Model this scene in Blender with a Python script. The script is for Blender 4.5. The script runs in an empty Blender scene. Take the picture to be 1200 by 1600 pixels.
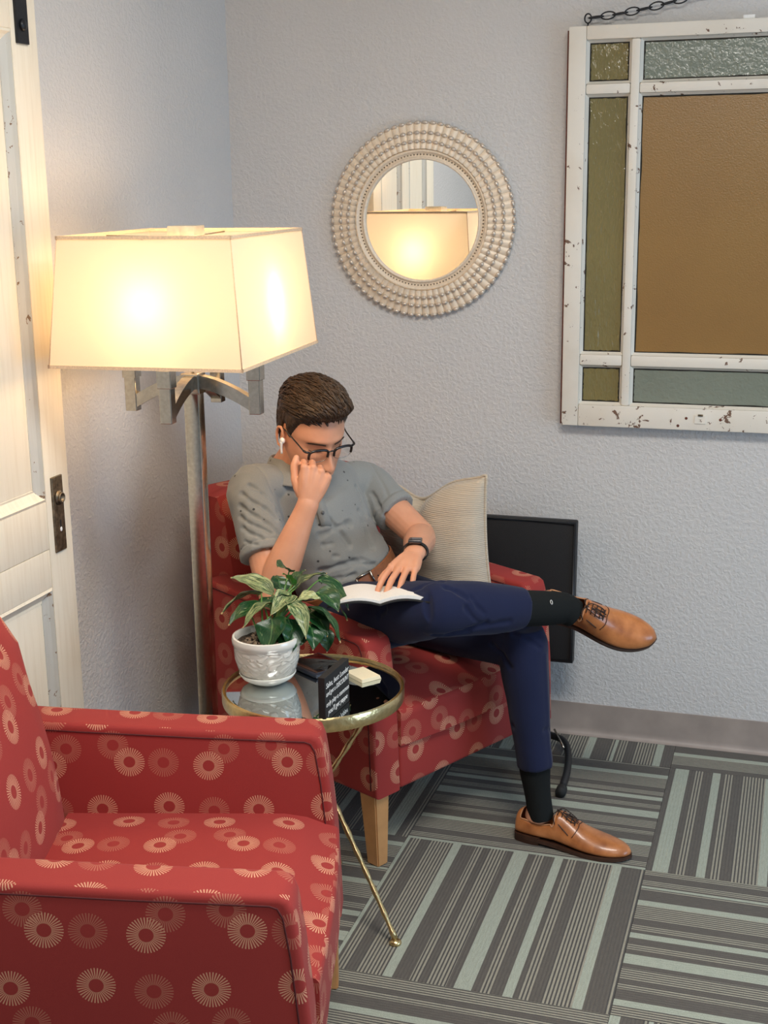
import bpy, bmesh, math, random
import numpy as np
from mathutils import Vector, Matrix, Euler, noise
from mathutils.bvhtree import BVHTree
V = Vector; R = math.radians; PI = math.pi
scene = bpy.context.scene
COL = scene.collection
random.seed(7)

# ------------------------------------------------------------------ camera
cam_d = bpy.data.cameras.new('camera'); cam = bpy.data.objects.new('camera', cam_d); COL.objects.link(cam)
cam_d.sensor_fit = 'VERTICAL'; cam_d.sensor_height = 24.0; cam_d.lens = 24.0 * 2073.3 / 1600.0
cam_d.clip_start = 0.05
cr = V((0.95373312, 0.30039833, -0.0124091)); cu = V((-0.06082142, 0.23319292, 0.97052657)); cf = V((-0.29443827, 0.92486859, -0.24067446))
m = Matrix((cr, cu, -cf)).transposed().to_4x4(); m.translation = V((1.6745897, -3.79074364, 1.64747728))
cam.matrix_world = m
scene.camera = cam

# ------------------------------------------------------------------ light
scene.view_settings.view_transform = 'Standard'; scene.view_settings.look = 'None'
scene.view_settings.gamma = 1.0; scene.view_settings.use_curve_mapping = False
scene.view_settings.exposure = 0.0
W = bpy.data.worlds.new('world'); scene.world = W; W.use_nodes = True
W.node_tree.nodes['Background'].inputs[0].default_value = (0.84, 0.92, 1.0, 1)
W.node_tree.nodes['Background'].inputs[1].default_value = 0.24

def area(name, loc, target, sx, sy, power, color):
    d = bpy.data.lights.new(name, 'AREA'); d.shape = 'RECTANGLE'; d.size = sx; d.size_y = sy; d.energy = power; d.color = color
    o = bpy.data.objects.new(name, d); COL.objects.link(o); o.location = loc
    o.rotation_euler = (V(target) - V(loc)).to_track_quat('-Z', 'Y').to_euler()
    return o
# two ceiling fittings (built below) and the daylight of the room's window side
area('ceiling_fitting_light', (1.55, -2.05, 2.60), (1.55, -2.05, 0), 1.1, 0.55, 44, (1.0, 0.95, 0.88))
area('ceiling_fitting_light', (2.7, -3.9, 2.60), (2.7, -3.9, 0), 1.1, 0.55, 18, (1.0, 0.95, 0.88))
area('window_daylight', (4.3, -1.7, 0.9), (1.3, -0.1, 0.45), 1.6, 1.3, 42, (0.48, 0.72, 1.0))
BULB_POWER = 0.50
BULB_COLOR = (1.0, 0.67, 0.36)

# ------------------------------------------------------------------ helpers: objects
def empty(name, loc=(0, 0, 0), rz=0.0, label=None, cat=None, group=None):
    o = bpy.data.objects.new(name, None); COL.objects.link(o); o.location = loc; o.rotation_euler = (0, 0, rz)
    o.empty_display_size = .05
    tag(o, label, cat, group); return o
def tag(o, label=None, cat=None, group=None, kind=None):
    if label: o['label'] = label
    if cat: o['category'] = cat
    if group: o['group'] = group
    if kind: o['kind'] = kind
    return o
def link_mesh(name, me, mat=None, parent=None, smooth=True, label=None):
    o = bpy.data.objects.new(name, me); COL.objects.link(o)
    if mat is not None and len(me.materials) == 0: me.materials.append(mat)
    if smooth and len(me.polygons): me.polygons.foreach_set('use_smooth', [True] * len(me.polygons))
    if parent: o.parent = parent
    if label: o['label'] = label
    return o
def from_bm(name, bm, mat, parent=None, smooth=False, label=None):
    me = bpy.data.meshes.new(name); bm.to_mesh(me); bm.free()
    return link_mesh(name, me, mat, parent, smooth, label)
def from_vf(name, v, f, mat, parent=None, smooth=True, label=None):
    me = bpy.data.meshes.new(name); me.from_pydata([tuple(x) for x in v], [], f); me.validate(); me.update()
    return link_mesh(name, me, mat, parent, smooth, label)
def auto_smooth(o, ang=40):
    me = o.data; bm = bmesh.new(); bm.from_mesh(me)
    for e in bm.edges:
        e.smooth = not (len(e.link_faces) == 2 and e.calc_face_angle(0) > R(ang))
    for f in bm.faces: f.smooth = True
    bm.to_mesh(me); bm.free(); return o
def bm_box(bm, lo, hi, bevel=0.0, seg=2, mat=None):
    r = bmesh.ops.create_cube(bm, size=1.0); vs = r['verts']
    lo = V(lo); hi = V(hi); c = (lo + hi) / 2; s = hi - lo
    for v in vs: v.co = V((c.x + v.co.x * s.x, c.y + v.co.y * s.y, c.z + v.co.z * s.z))
    if bevel > 0:
        es = list({e for v in vs for e in v.link_edges})
        bmesh.ops.bevel(bm, geom=es, offset=bevel, segments=seg, profile=0.6, affect='EDGES', clamp_overlap=True)
    return vs
def box(name, lo, hi, mat, parent=None, bevel=0.002, seg=2, label=None):
    bm = bmesh.new(); bm_box(bm, lo, hi, bevel, seg)
    return auto_smooth(from_bm(name, bm, mat, parent, False, label))
def catmull(P, k, closed=False):
    P = [np.array(p, float) for p in P]; n = len(P); out = []
    if closed:
        for i in range(n):
            a, b, c, d = P[(i - 1) % n], P[i], P[(i + 1) % n], P[(i + 2) % n]
            for j in range(k):
                t = j / k; out.append(.5 * ((2 * b) + (c - a) * t + (2 * a - 5 * b + 4 * c - d) * t * t + (-a + 3 * b - 3 * c + d) * t ** 3))
        return out
    for i in range(n - 1):
        a = P[i - 1] if i > 0 else 2 * P[0] - P[1]; b, c = P[i], P[i + 1]
        d = P[i + 2] if i + 2 < n else 2 * P[-1] - P[-2]
        for j in range(k):
            t = j / k; out.append(.5 * ((2 * b) + (c - a) * t + (2 * a - 5 * b + 4 * c - d) * t * t + (-a + 3 * b - 3 * c + d) * t ** 3))
    out.append(P[-1]); return out
def loft(rings, n=20, k=5, power=2.0, cap=True):
    """rings: (centre, half width a, half depth b, side vector). returns verts, faces"""
    A = [np.concatenate([np.array(c, float), [a, b], np.array(s, float)]) for c, a, b, s in rings]
    S = catmull(A, k); vs = []; fs = []
    N = len(S)
    for i, q in enumerate(S):
        t = S[min(i + 1, N - 1)][:3] - S[max(i - 1, 0)][:3]; t /= (np.linalg.norm(t) + 1e-9)
        s = q[5:8] - t * np.dot(q[5:8], t); s /= (np.linalg.norm(s) + 1e-9); w = np.cross(t, s)
        for j in range(n):
            an = 2 * PI * j / n; ca, sa = math.cos(an), math.sin(an)
            ca = math.copysign(abs(ca) ** (2 / power), ca); sa = math.copysign(abs(sa) ** (2 / power), sa)
            vs.append(q[:3] + s * ca * q[3] + w * sa * q[4])
    for i in range(N - 1):
        for j in range(n):
            a = i * n + j; b = i * n + (j + 1) % n; fs.append((a, b, b + n, a + n))
    if cap:
        vs.append(S[0][:3]); vs.append(S[-1][:3]); c0 = len(vs) - 2; c1 = c0 + 1
        for j in range(n):
            fs.append((c0, (j + 1) % n, j)); fs.append((c1, (N - 1) * n + j, (N - 1) * n + (j + 1) % n))
    return vs, fs
def tube(pts, rad, n=8, k=1, closed=False, side=None):
    if not hasattr(rad, '__len__'): rad = [rad] * len(pts)
    A = [np.concatenate([np.array(p, float), [r]]) for p, r in zip(pts, rad)]
    S = catmull(A, k, closed) if k > 1 else A
    N = len(S); vs = []; fs = []; prev = None
    for i, q in enumerate(S):
        if closed: t = S[(i + 1) % N][:3] - S[(i - 1) % N][:3]
        else: t = S[min(i + 1, N - 1)][:3] - S[max(i - 1, 0)][:3]
        t = t / (np.linalg.norm(t) + 1e-9)
        if prev is None:
            h = np.array(side if side is not None else ((0, 0, 1) if abs(t[2]) < .9 else (1, 0, 0)), float)
        else: h = prev
        s = h - t * np.dot(h, t); s /= (np.linalg.norm(s) + 1e-9); prev = s; w = np.cross(t, s)
        for j in range(n):
            an = 2 * PI * (j + .5) / n; vs.append(q[:3] + (s * math.cos(an) + w * math.sin(an)) * q[3])
    L = N if closed else N - 1
    for i in range(L):
        for j in range(n):
            a = i * n + j; b = i * n + (j + 1) % n; c = ((i + 1) % N) * n
            fs.append((a, b, c + (j + 1) % n, c + j))
    if not closed:
        fs.append(tuple(range(n))[::-1]); fs.append(tuple((N - 1) * n + j for j in range(n)))
    return vs, fs
def merge(parts):
    V_, F_ = [], []
    for v, f in parts:
        o = len(V_); V_.extend(v); F_.extend([tuple(i + o for i in q) for q in f])
    return V_, F_
def ellipsoid(c, r, axes=((1, 0, 0), (0, 1, 0), (0, 0, 1)), n=16, m=10):
    ax = [np.array(a, float) for a in axes]; vs = [np.array(c, float) + ax[2] * r[2]]; fs = []
    for i in range(1, m):
        th = PI * i / m
        for j in range(n):
            ph = 2 * PI * j / n
            vs.append(np.array(c, float) + ax[0] * r[0] * math.sin(th) * math.cos(ph) + ax[1] * r[1] * math.sin(th) * math.sin(ph) + ax[2] * r[2] * math.cos(th))
    vs.append(np.array(c, float) - ax[2] * r[2])
    for j in range(n):
        fs.append((0, 1 + j, 1 + (j + 1) % n)); b = 1 + (m - 2) * n; fs.append((len(vs) - 1, b + (j + 1) % n, b + j))
    for i in range(m - 2):
        for j in range(n):
            a = 1 + i * n + j; b = 1 + i * n + (j + 1) % n; fs.append((a, a + n, b + n, b))
    return vs, fs
def lathe(profile, n=48, c=(0, 0, 0)):
    vs = []; fs = []
    for r, z in profile:
        for j in range(n):
            a = 2 * PI * j / n; vs.append((c[0] + r * math.cos(a), c[1] + r * math.sin(a), c[2] + z))
    for i in range(len(profile) - 1):
        for j in range(n):
            a = i * n + j; b = i * n + (j + 1) % n; fs.append((a, b, b + n, a + n))
    return vs, fs
def fuse(name, parts, voxel, smooth, mat, parent=None, label=None):
    v, f = merge(parts)
    me = bpy.data.meshes.new(name); me.from_pydata([tuple(map(float, x)) for x in v], [], f); me.validate(); me.update()
    o = bpy.data.objects.new(name, me); COL.objects.link(o)
    r = o.modifiers.new('r', 'REMESH'); r.mode = 'VOXEL'; r.voxel_size = voxel; r.adaptivity = 0
    if smooth:
        s = o.modifiers.new('s', 'SMOOTH'); s.factor = .5; s.iterations = smooth
    dg = bpy.context.evaluated_depsgraph_get(); ev = o.evaluated_get(dg)
    nm = bpy.data.meshes.new_from_object(ev, depsgraph=dg)
    bpy.data.objects.remove(o); nm.name = name
    nm.materials.clear()
    return link_mesh(name, nm, mat, parent, True, label)
def get_co(me):
    a = np.empty(len(me.vertices) * 3, np.float32); me.vertices.foreach_get('co', a); return a.reshape(-1, 3).astype(float)
def set_co(me, a): me.vertices.foreach_set('co', a.astype(np.float32).ravel()); me.update()
def get_no(me):
    a = np.empty(len(me.vertices) * 3, np.float32); me.vertices.foreach_get('normal', a); return a.reshape(-1, 3).astype(float)
def seg_dist(P, a, b):
    a = np.array(a, float); b = np.array(b, float); d = b - a; t = np.clip(((P - a) @ d) / (d @ d), 0, 1)
    return np.linalg.norm(P - (a + t[:, None] * d), axis=1), t
def crease(me, segs):
    """push soft grooves/ridges along 3-D segments: (a, b, width, depth) depth>0 = groove"""
    P = get_co(me); N = get_no(me); D = np.zeros(len(P))
    for a, b, w, h in segs:
        d, t = seg_dist(P, a, b); env = np.sin(np.clip(t, .02, .98) * PI) ** .5
        D += -h * np.exp(-(d / w) ** 2) * env + .45 * h * np.exp(-((d - 1.7 * w) / w) ** 2) * env
    set_co(me, P + N * D[:, None])
def copy_tree(o, parent=None):
    c = o.copy(); COL.objects.link(c)
    if parent: c.parent = parent
    for ch in [x for x in o.children]: copy_tree(ch, c)
    return c
def box_uv(o, scale=1.0, off=(0, 0)):
    me = o.data; uv = me.uv_layers.new(name='UVMap') if not me.uv_layers else me.uv_layers[0]
    for p in me.polygons:
        n = p.normal; ax = max(range(3), key=lambda i: abs(n[i]))
        for li in p.loop_indices:
            c = me.vertices[me.loops[li].vertex_index].co
            q = (c.y, c.z) if ax == 0 else ((c.x, c.z) if ax == 1 else (c.x, c.y))
            uv.data[li].uv = (q[0] * scale + off[0], q[1] * scale + off[1])

# ------------------------------------------------------------------ helpers: materials
class NT:
    def __init__(s, name):
        s.m = bpy.data.materials.new(name); s.m.use_nodes = True; s.t = s.m.node_tree
        s.b = s.t.nodes['Principled BSDF']; s.out = s.t.nodes['Material Output']
    def n(s, typ, **k):
        nd = s.t.nodes.new(typ)
        for a, b in k.items(): setattr(nd, a, b)
        return nd
    def l(s, a, b): s.t.links.new(a, b)
    def setin(s, sock, v):
        if isinstance(v, bpy.types.NodeSocket): s.l(v, sock)
        else: sock.default_value = v
    def math(s, op, a, b=None, c=None, clamp=False):
        nd = s.n('ShaderNodeMath', operation=op); nd.use_clamp = clamp; s.setin(nd.inputs[0], a)
        if b is not None: s.setin(nd.inputs[1], b)
        if c is not None: s.setin(nd.inputs[2], c)
        return nd.outputs[0]
    def mix(s, f, a, b, mode='MIX'):
        nd = s.n('ShaderNodeMix', data_type='RGBA', blend_type=mode); s.setin(nd.inputs['Factor'], f)
        s.setin(nd.inputs[6], a); s.setin(nd.inputs[7], b); return nd.outputs[2]
    def noise(s, vec, scale, detail=3, rough=.5, dist=0):
        nd = s.n('ShaderNodeTexNoise'); nd.inputs['Scale'].default_value = scale; nd.inputs['Detail'].default_value = detail
        nd.inputs['Roughness'].default_value = rough; nd.inputs['Distortion'].default_value = dist
        if vec is not None: s.l(vec, nd.inputs['Vector'])
        return nd.outputs['Fac']
    def vor(s, vec, scale, feature='F1', out='Distance', rnd=1.0):
        nd = s.n('ShaderNodeTexVoronoi', feature=feature); nd.inputs['Scale'].default_value = scale; nd.inputs['Randomness'].default_value = rnd
        if vec is not None: s.l(vec, nd.inputs['Vector'])
        return nd.outputs[out]
    def coord(s, which='Object'): return s.n('ShaderNodeTexCoord').outputs[which]
    def mapping(s, vec, scale=(1, 1, 1), rot=(0, 0, 0), loc=(0, 0, 0)):
        nd = s.n('ShaderNodeMapping'); nd.inputs['Scale'].default_value = scale; nd.inputs['Rotation'].default_value = rot; nd.inputs['Location'].default_value = loc
        s.l(vec, nd.inputs['Vector']); return nd.outputs[0]
    def ramp(s, f, stops, interp='LINEAR'):
        nd = s.n('ShaderNodeValToRGB'); cr_ = nd.color_ramp; cr_.interpolation = interp
        while len(cr_.elements) < len(stops): cr_.elements.new(0.5)
        for e, (p, c) in zip(cr_.elements, stops):
            e.position = p; e.color = c if len(c) == 4 else (*c, 1)
        s.l(f, nd.inputs[0]); return nd.outputs[0]
    def bump(s, h, strength=.5, dist=.01, prev=None):
        nd = s.n('ShaderNodeBump'); nd.inputs['Strength'].default_value = strength; nd.inputs['Distance'].default_value = dist
        s.l(h, nd.inputs['Height'])
        if prev is not None: s.l(prev, nd.inputs['Normal'])
        return nd.outputs[0]
    def set(s, **k):
        for a, v in k.items():
            key = {'color': 'Base Color', 'rough': 'Roughness', 'metal': 'Metallic', 'normal': 'Normal', 'spec': 'Specular IOR Level',
                   'sheen': 'Sheen Weight', 'coat': 'Coat Weight', 'trans': 'Transmission Weight', 'sss': 'Subsurface Weight', 'alpha': 'Alpha', 'aniso': 'Anisotropic'}[a]
            s.setin(s.b.inputs[key], v)
        return s
def sr(r, g, b):
    f = lambda c: (c / 255 / 12.92) if c / 255 <= .04045 else ((c / 255 + .055) / 1.055) ** 2.4
    return (f(r), f(g), f(b), 1)
def simple(name, col, rough=.5, metal=0.0, nscale=60, nstr=.1, vary=.12, ndist=.002, **k):
    t = NT(name); co = t.coord(); f = t.noise(co, nscale, 4)
    dark = tuple(c * (1 - vary) for c in col[:3]) + (1,); lite = tuple(min(1, c * (1 + vary)) for c in col[:3]) + (1,)
    t.set(color=t.ramp(f, [(.3, dark), (.7, lite)]), rough=rough, metal=metal, **k)
    if nstr: t.set(normal=t.bump(f, nstr, ndist))
    return t.m

def mat_wall():
    t = NT('wall_paint'); co = t.coord('Object')
    a = t.noise(co, 88, 3, .55, .5); b = t.noise(co, 150, 2, .5)
    h = t.ramp(a, [(.42, (0, 0, 0)), (.60, (1, 1, 1))])
    h2 = t.math('ADD', h, t.math('MULTIPLY', b, .35))
    big = t.noise(co, 1.6, 2)
    t.set(color=t.ramp(big, [(.3, sr(206, 204, 202)), (.7, sr(213, 211, 209))]), rough=.62, normal=t.bump(h2, .42, .0026))
    return t.m
def mat_carpet():
    t = NT('carpet_stripe'); co = t.coord('Object'); sep = t.n('ShaderNodeSeparateXYZ'); t.l(co, sep.inputs[0])
    info = t.n('ShaderNodeObjectInfo'); sc = t.n('ShaderNodeSeparateColor'); t.l(info.outputs['Color'], sc.inputs[0])
    u = t.math('ADD', t.math('DIVIDE', sep.outputs[0], .61), t.math('ADD', sc.outputs[0], .5))
    u = t.math('FRACT', u)
    D = 0.0; G = 1.0; F = .5   # dark, light green, fine lines
    px = [(635, G), (641, D), (646, F), (660, D), (673, F), (710, G), (724, D), (747, F), (760, D), (769, F), (776, F), (796, D), (807, G), (829, D), (841, F), (854, D), (870, G), (883, D), (890, F), (903, D), (920, F), (958, G), (972, D), (999, F)]
    stops = [((x - 636) / 371 if x > 636 else 0, (v, v, v)) for x, v in px]
    k = t.ramp(u, stops, 'CONSTANT')
    fine = t.math('SINE', t.math('MULTIPLY', u, 2 * PI * 74)); fine = t.math('GREATER_THAN', fine, -.15)
    wn = t.noise(t.mapping(co, (1, 1, 1)), 420, 2, .6); st = t.ramp(wn, [(.40, (0, 0, 0)), (.60, (1, 1, 1))])
    yv = t.noise(t.mapping(co, (300, 45, 1)), 1, 2, .5)
    cd = t.mix(t.math('MULTIPLY', fine, .22), sr(96, 92, 87), sr(126, 121, 114)); cg = sr(176, 184, 170)
    cfl = t.mix(fine, sr(84, 82, 80), sr(166, 163, 148))
    isg = t.math('GREATER_THAN', k, .8); isf = t.math('GREATER_THAN', k, .3)
    c = t.mix(isf, cd, cfl); c = t.mix(isg, c, cg)
    c = t.mix(t.math('MULTIPLY', t.math('SUBTRACT', 1, st), .22), c, (.05, .05, .048, 1), 'MIX')
    c = t.mix(.25, c, t.ramp(yv, [(.35, (.45, .45, .45)), (.65, (1.0, 1.0, 1.0))]), 'MULTIPLY')
    ed = t.math('ABSOLUTE', t.math('SUBTRACT', t.math('FRACT', t.math('MULTIPLY', u, 74)), .5))
    hh = t.math('ADD', t.math('MULTIPLY', ed, -.8), t.math('MULTIPLY', wn, 1.4))
    t.set(color=c, rough=.95, spec=.15, sheen=.1, normal=t.bump(hh, .55, .002)); return t.m
def mat_fabric():
    t = NT('sunburst_fabric'); uv = t.coord('UV'); sep = t.n('ShaderNodeSeparateXYZ'); t.l(uv, sep.inputs[0])
    LX, LY = .315, .20
    mot = [(.045, .04, 1), (.128, .128, 1), (.225, .034, 1), (.285, .136, 1), (.160, .164, .38), (.254, .172, .38), (.135, .03, .40), (.038, .135, .34)]
    total = None
    for cx, cy, w in mot:
        def wrap(s_, c, L):
            return t.math('MULTIPLY', t.math('SUBTRACT', t.math('FRACT', t.math('ADD', t.math('MULTIPLY', t.math('SUBTRACT', s_, c), 1 / L), 10.5)), .5), L)
        x = wrap(sep.outputs[0], cx, LX); y = wrap(sep.outputs[1], cy, LY)
        d = t.math('SQRT', t.math('ADD', t.math('MULTIPLY', x, x), t.math('MULTIPLY', y, y)))
        an = t.math('ARCTAN2', y, x)
        ray = t.math('SINE', t.math('MULTIPLY', an, 36))
        # rays thicken outward: threshold depends on radius
        rr = t.math('GREATER_THAN', ray, t.math('ADD', -.35, t.math('MULTIPLY', t.math('SUBTRACT', d, .012), 38)))
        ring = t.math('MULTIPLY', t.math('GREATER_THAN', d, .0118), t.math('LESS_THAN', d, .0308))
        q = t.math('MULTIPLY', t.math('MULTIPLY', rr, ring), w)
        total = q if total is None else t.math('MAXIMUM', total, q)
    weave = t.noise(t.mapping(uv, (900, 900, 1)), 1, 2, .6)
    base = t.mix(weave, sr(138, 44, 42), sr(170, 60, 54))
    c = t.mix(t.math('MULTIPLY', total, .85), base, sr(218, 162, 130))
    t.set(color=c, rough=.75, sheen=.04, spec=.25, normal=t.bump(t.math('ADD', weave, t.math('MULTIPLY', total, .6)), .18, .0012)); return t.m
def mat_cloth(name, c1, c2, scale=700, bump=.25, rough=.9, specks=None, wr=None, sheen=.2):
    t = NT(name); co = t.coord('Object'); a = t.noise(co, scale, 2, .6); b = t.noise(co, 9, 3)
    c = t.mix(a, c1, c2); c = t.mix(.18, c, t.ramp(b, [(.3, (.7, .7, .7)), (.7, (1, 1, 1))]), 'MULTIPLY')
    if specks is not None:
        v = t.vor(co, 31, rnd=.9); n2 = t.noise(co, 420, 2, .7, 1.5)
        s = t.math('LESS_THAN', t.math('ADD', v, t.math('MULTIPLY', n2, .16)), .185)
        c = t.mix(t.math('MULTIPLY', s, .85), c, specks)
    nb = t.bump(a, bump, .0006)
    if wr: nb = t.bump(t.noise(t.mapping(co, wr), 1, 3, .5, .8), .5, .01, nb)
    t.set(color=c, rough=rough, sheen=sheen, spec=.2, normal=nb); return t.m
def mat_paint(name, base, chips, amount=.62):
    t = NT(name); co = t.coord('Object')
    n1 = t.noise(co, 42, 5, .65, .4); n2 = t.noise(t.mapping(co, (5, 90, 5)), 1, 4, .6)
    chip = t.math('GREATER_THAN', t.math('ADD', t.math('MULTIPLY', n1, .72), t.math('MULTIPLY', t.noise(co, 7, 2), .28)), amount)
    dirt = t.ramp(n2, [(.45, (1, 1, 1)), (.8, (.90, .87, .83))])
    c = t.mix(1.0, base, dirt, 'MULTIPLY'); c = t.mix(chip, c, chips)
    t.set(color=c, rough=.55, normal=t.bump(t.math('SUBTRACT', n1, t.math('MULTIPLY', chip, .5)), .16, .002)); return t.m

M = {}
M['wall'] = mat_wall(); M['carpet'] = mat_carpet(); M['fabric'] = mat_fabric()
M['ceiling'] = simple('ceiling_paint', (.75, .74, .71), .9, nscale=80, nstr=.3)
M['base'] = simple('vinyl_base', sr(158, 146, 138), .45, nscale=12, nstr=.02)
M['floor'] = simple('floor_underlay', (.05, .05, .05), .95)
M['door'] = mat_paint('door_paint', sr(238, 228, 208), sr(196, 176, 150), .70)
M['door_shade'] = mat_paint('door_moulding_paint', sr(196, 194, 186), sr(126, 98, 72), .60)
M['sash'] = mat_paint('sash_paint', sr(232, 226, 214), sr(112, 84, 66), .612)
M['sash_side'] = simple('sash_bare_wood', sr(96, 50, 36), .8, nscale=30, nstr=.4, vary=.5)
M['grime'] = simple('putty_grime', sr(40, 36, 28), .9, 0, 60, .3, .4)
M['wood'] = simple('beech_leg', sr(206, 150, 96), .42, nscale=25, nstr=.03, vary=.08, coat=.2)
M['black'] = simple('black_metal', (.016, .017, .02, 1), .38, .3, 200, .1)
M['blackmat'] = simple('black_vinyl', (.010, .010, .011, 1), .6, 0, 500, .3)
M['rubber'] = simple('black_rubber', (.012, .012, .012, 1), .75, 0, 200, .2)
M['nickel'] = simple('brushed_nickel', (.46, .43, .38, 1), .20, 1.0, 120, .02)
M['seam'] = simple('seam_thread', sr(84, 24, 26), .8, 0, 200, .1)
M['brass'] = simple('gold_brass', (.74, .56, .28, 1), .28, 1.0, 90, .25, ndist=.004)
M['oldbrass'] = simple('tarnished_brass', (.20, .155, .10, 1), .42, .85, 90, .35, .5)
M['mirror'] = NT('mirror_glass').set(color=(.86, .87, .86, 1), rough=.004, metal=1.0).m
M['tablemirror'] = NT('table_mirror').set(color=(.66, .70, .70, 1), rough=.02, metal=1.0).m
M['white'] = simple('white_plastic', (.85, .85, .83, 1), .3, 0, 50, 0)
M['paper'] = simple('paper', (.86, .85, .82, 1), .7, 0, 300, .05, .03)
M['cream'] = simple('cream_card', sr(240, 228, 196), .7, 0, 300, .05, .03)

# ------------------------------------------------------------------ room shell
def struct(o): o['kind'] = 'structure'; return o
RX0, RX1, RY0, RY1, RZ = 0.0, 4.6, -5.2, 0.0, 2.64
struct(box('wall_left', (-.12, RY0, 0), (0, 0.12, RZ), M['wall'], bevel=0))
struct(box('wall_back', (0, 0, 0), (RX1, .12, RZ), M['wall'], bevel=0))
struct(box('ceiling', (-.12, RY0, RZ), (RX1, .12, RZ + .1), M['ceiling'], bevel=0))
floor = struct(box('floor', (-.12, RY0, -.12), (RX1, .12, -.012), M['floor'], bevel=0))
# carpet tiles: each one its own piece, turned a quarter against its neighbours
X1, Y1, S = 1.3802, -.1743, .61
tile_me = None
for i in range(-3, 5):
    for j in range(-1, 6):
        x1 = X1 + i * S; y1 = Y1 - j * S          # right/top corner of the tile
        lo = (max(x1 - S, .001), max(y1 - S, RY0)); hi = (min(x1, RX1), min(y1, -.001))
        if hi[0] - lo[0] < .02 or hi[1] - lo[1] < .02: continue
        vert = (i + j) % 2 == 1                     # stripes run away from the camera
        bm = bmesh.new(); cx_, cy_ = x1 - S / 2, y1 - S / 2
        g = .0004
        a = (lo[0] - cx_ + g, lo[1] - cy_ + g); b = (hi[0] - cx_ - g, hi[1] - cy_ - g)
        if not vert:    # mesh drawn turned so that the object can carry a quarter turn
            a, b = (a[1], -b[0]), (b[1], -a[0])
        bm_box(bm, (a[0], a[1], -.012), (b[0], b[1], 0), .0006, 1)
        o = from_bm('carpet_tile', bm, M['carpet'], floor)
        o.location = (cx_, cy_, 0); o.rotation_euler = (0, 0, 0 if vert else PI / 2)
        off = ((i * 37 + j * 61) % 10) / 10 * 0.0
        o.color = ((0 if (i, j) in ((0, 1),) else ((i * 3 + j * 5) % 7) * .145) % 1, 0, 0, 1)
# vinyl cove base
def cove(name, path_axis):
    prof = [(0, .100), (.004, .100), (.0045, .095), (.005, .022), (.007, .012), (.012, .005), (.018, .0015), (.018, 0), (0, 0)]
    vs, fs = [], []
    n = len(prof)
    for e in range(2):
        for d, z in prof:
            if path_axis == 'x': vs.append((0.0 if e == 0 else RX1, -d, z))
            else: vs.append((d, RY0 if e else 0, z))
    for i in range(n):
        j = (i + 1) % n; fs.append((i, j, n + j, n + i))
    fs.append(tuple(range(n))); fs.append(tuple(range(2 * n - 1, n - 1, -1)))
    o = from_vf(name, vs, fs, M['base'], smooth=False)
    bm = bmesh.new(); bm.from_mesh(o.data); bmesh.ops.recalc_face_normals(bm, faces=bm.faces); bm.to_mesh(o.data); bm.free()
    return struct(auto_smooth(o, 50))
cove('baseboard_back', 'x'); cove('baseboard_left', 'y')
# ceiling fittings
MT = NT('light_diffuser'); MT.b.inputs['Emission Color'].default_value = (1, .95, .88, 1); MT.b.inputs['Emission Strength'].default_value = 2.5
for k, (x, y) in enumerate(((1.55, -2.05), (2.7, -3.9))):
    t = empty('ceiling_light', (x, y, RZ), 0, ['flush rectangular ceiling light above the seating corner', 'flush rectangular ceiling light further from the corner'][k], 'ceiling light', 'ceiling lights')
    bm = bmesh.new(); bm_box(bm, (-.6, -.31, -.03), (.6, .31, 0), .004)
    from_bm('frame', bm, M['white'], t)
    bm = bmesh.new(); bm_box(bm, (-.56, -.28, -.035), (.56, .28, -.03), 0)
    from_bm('diffuser', bm, MT.m, t)

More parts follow.
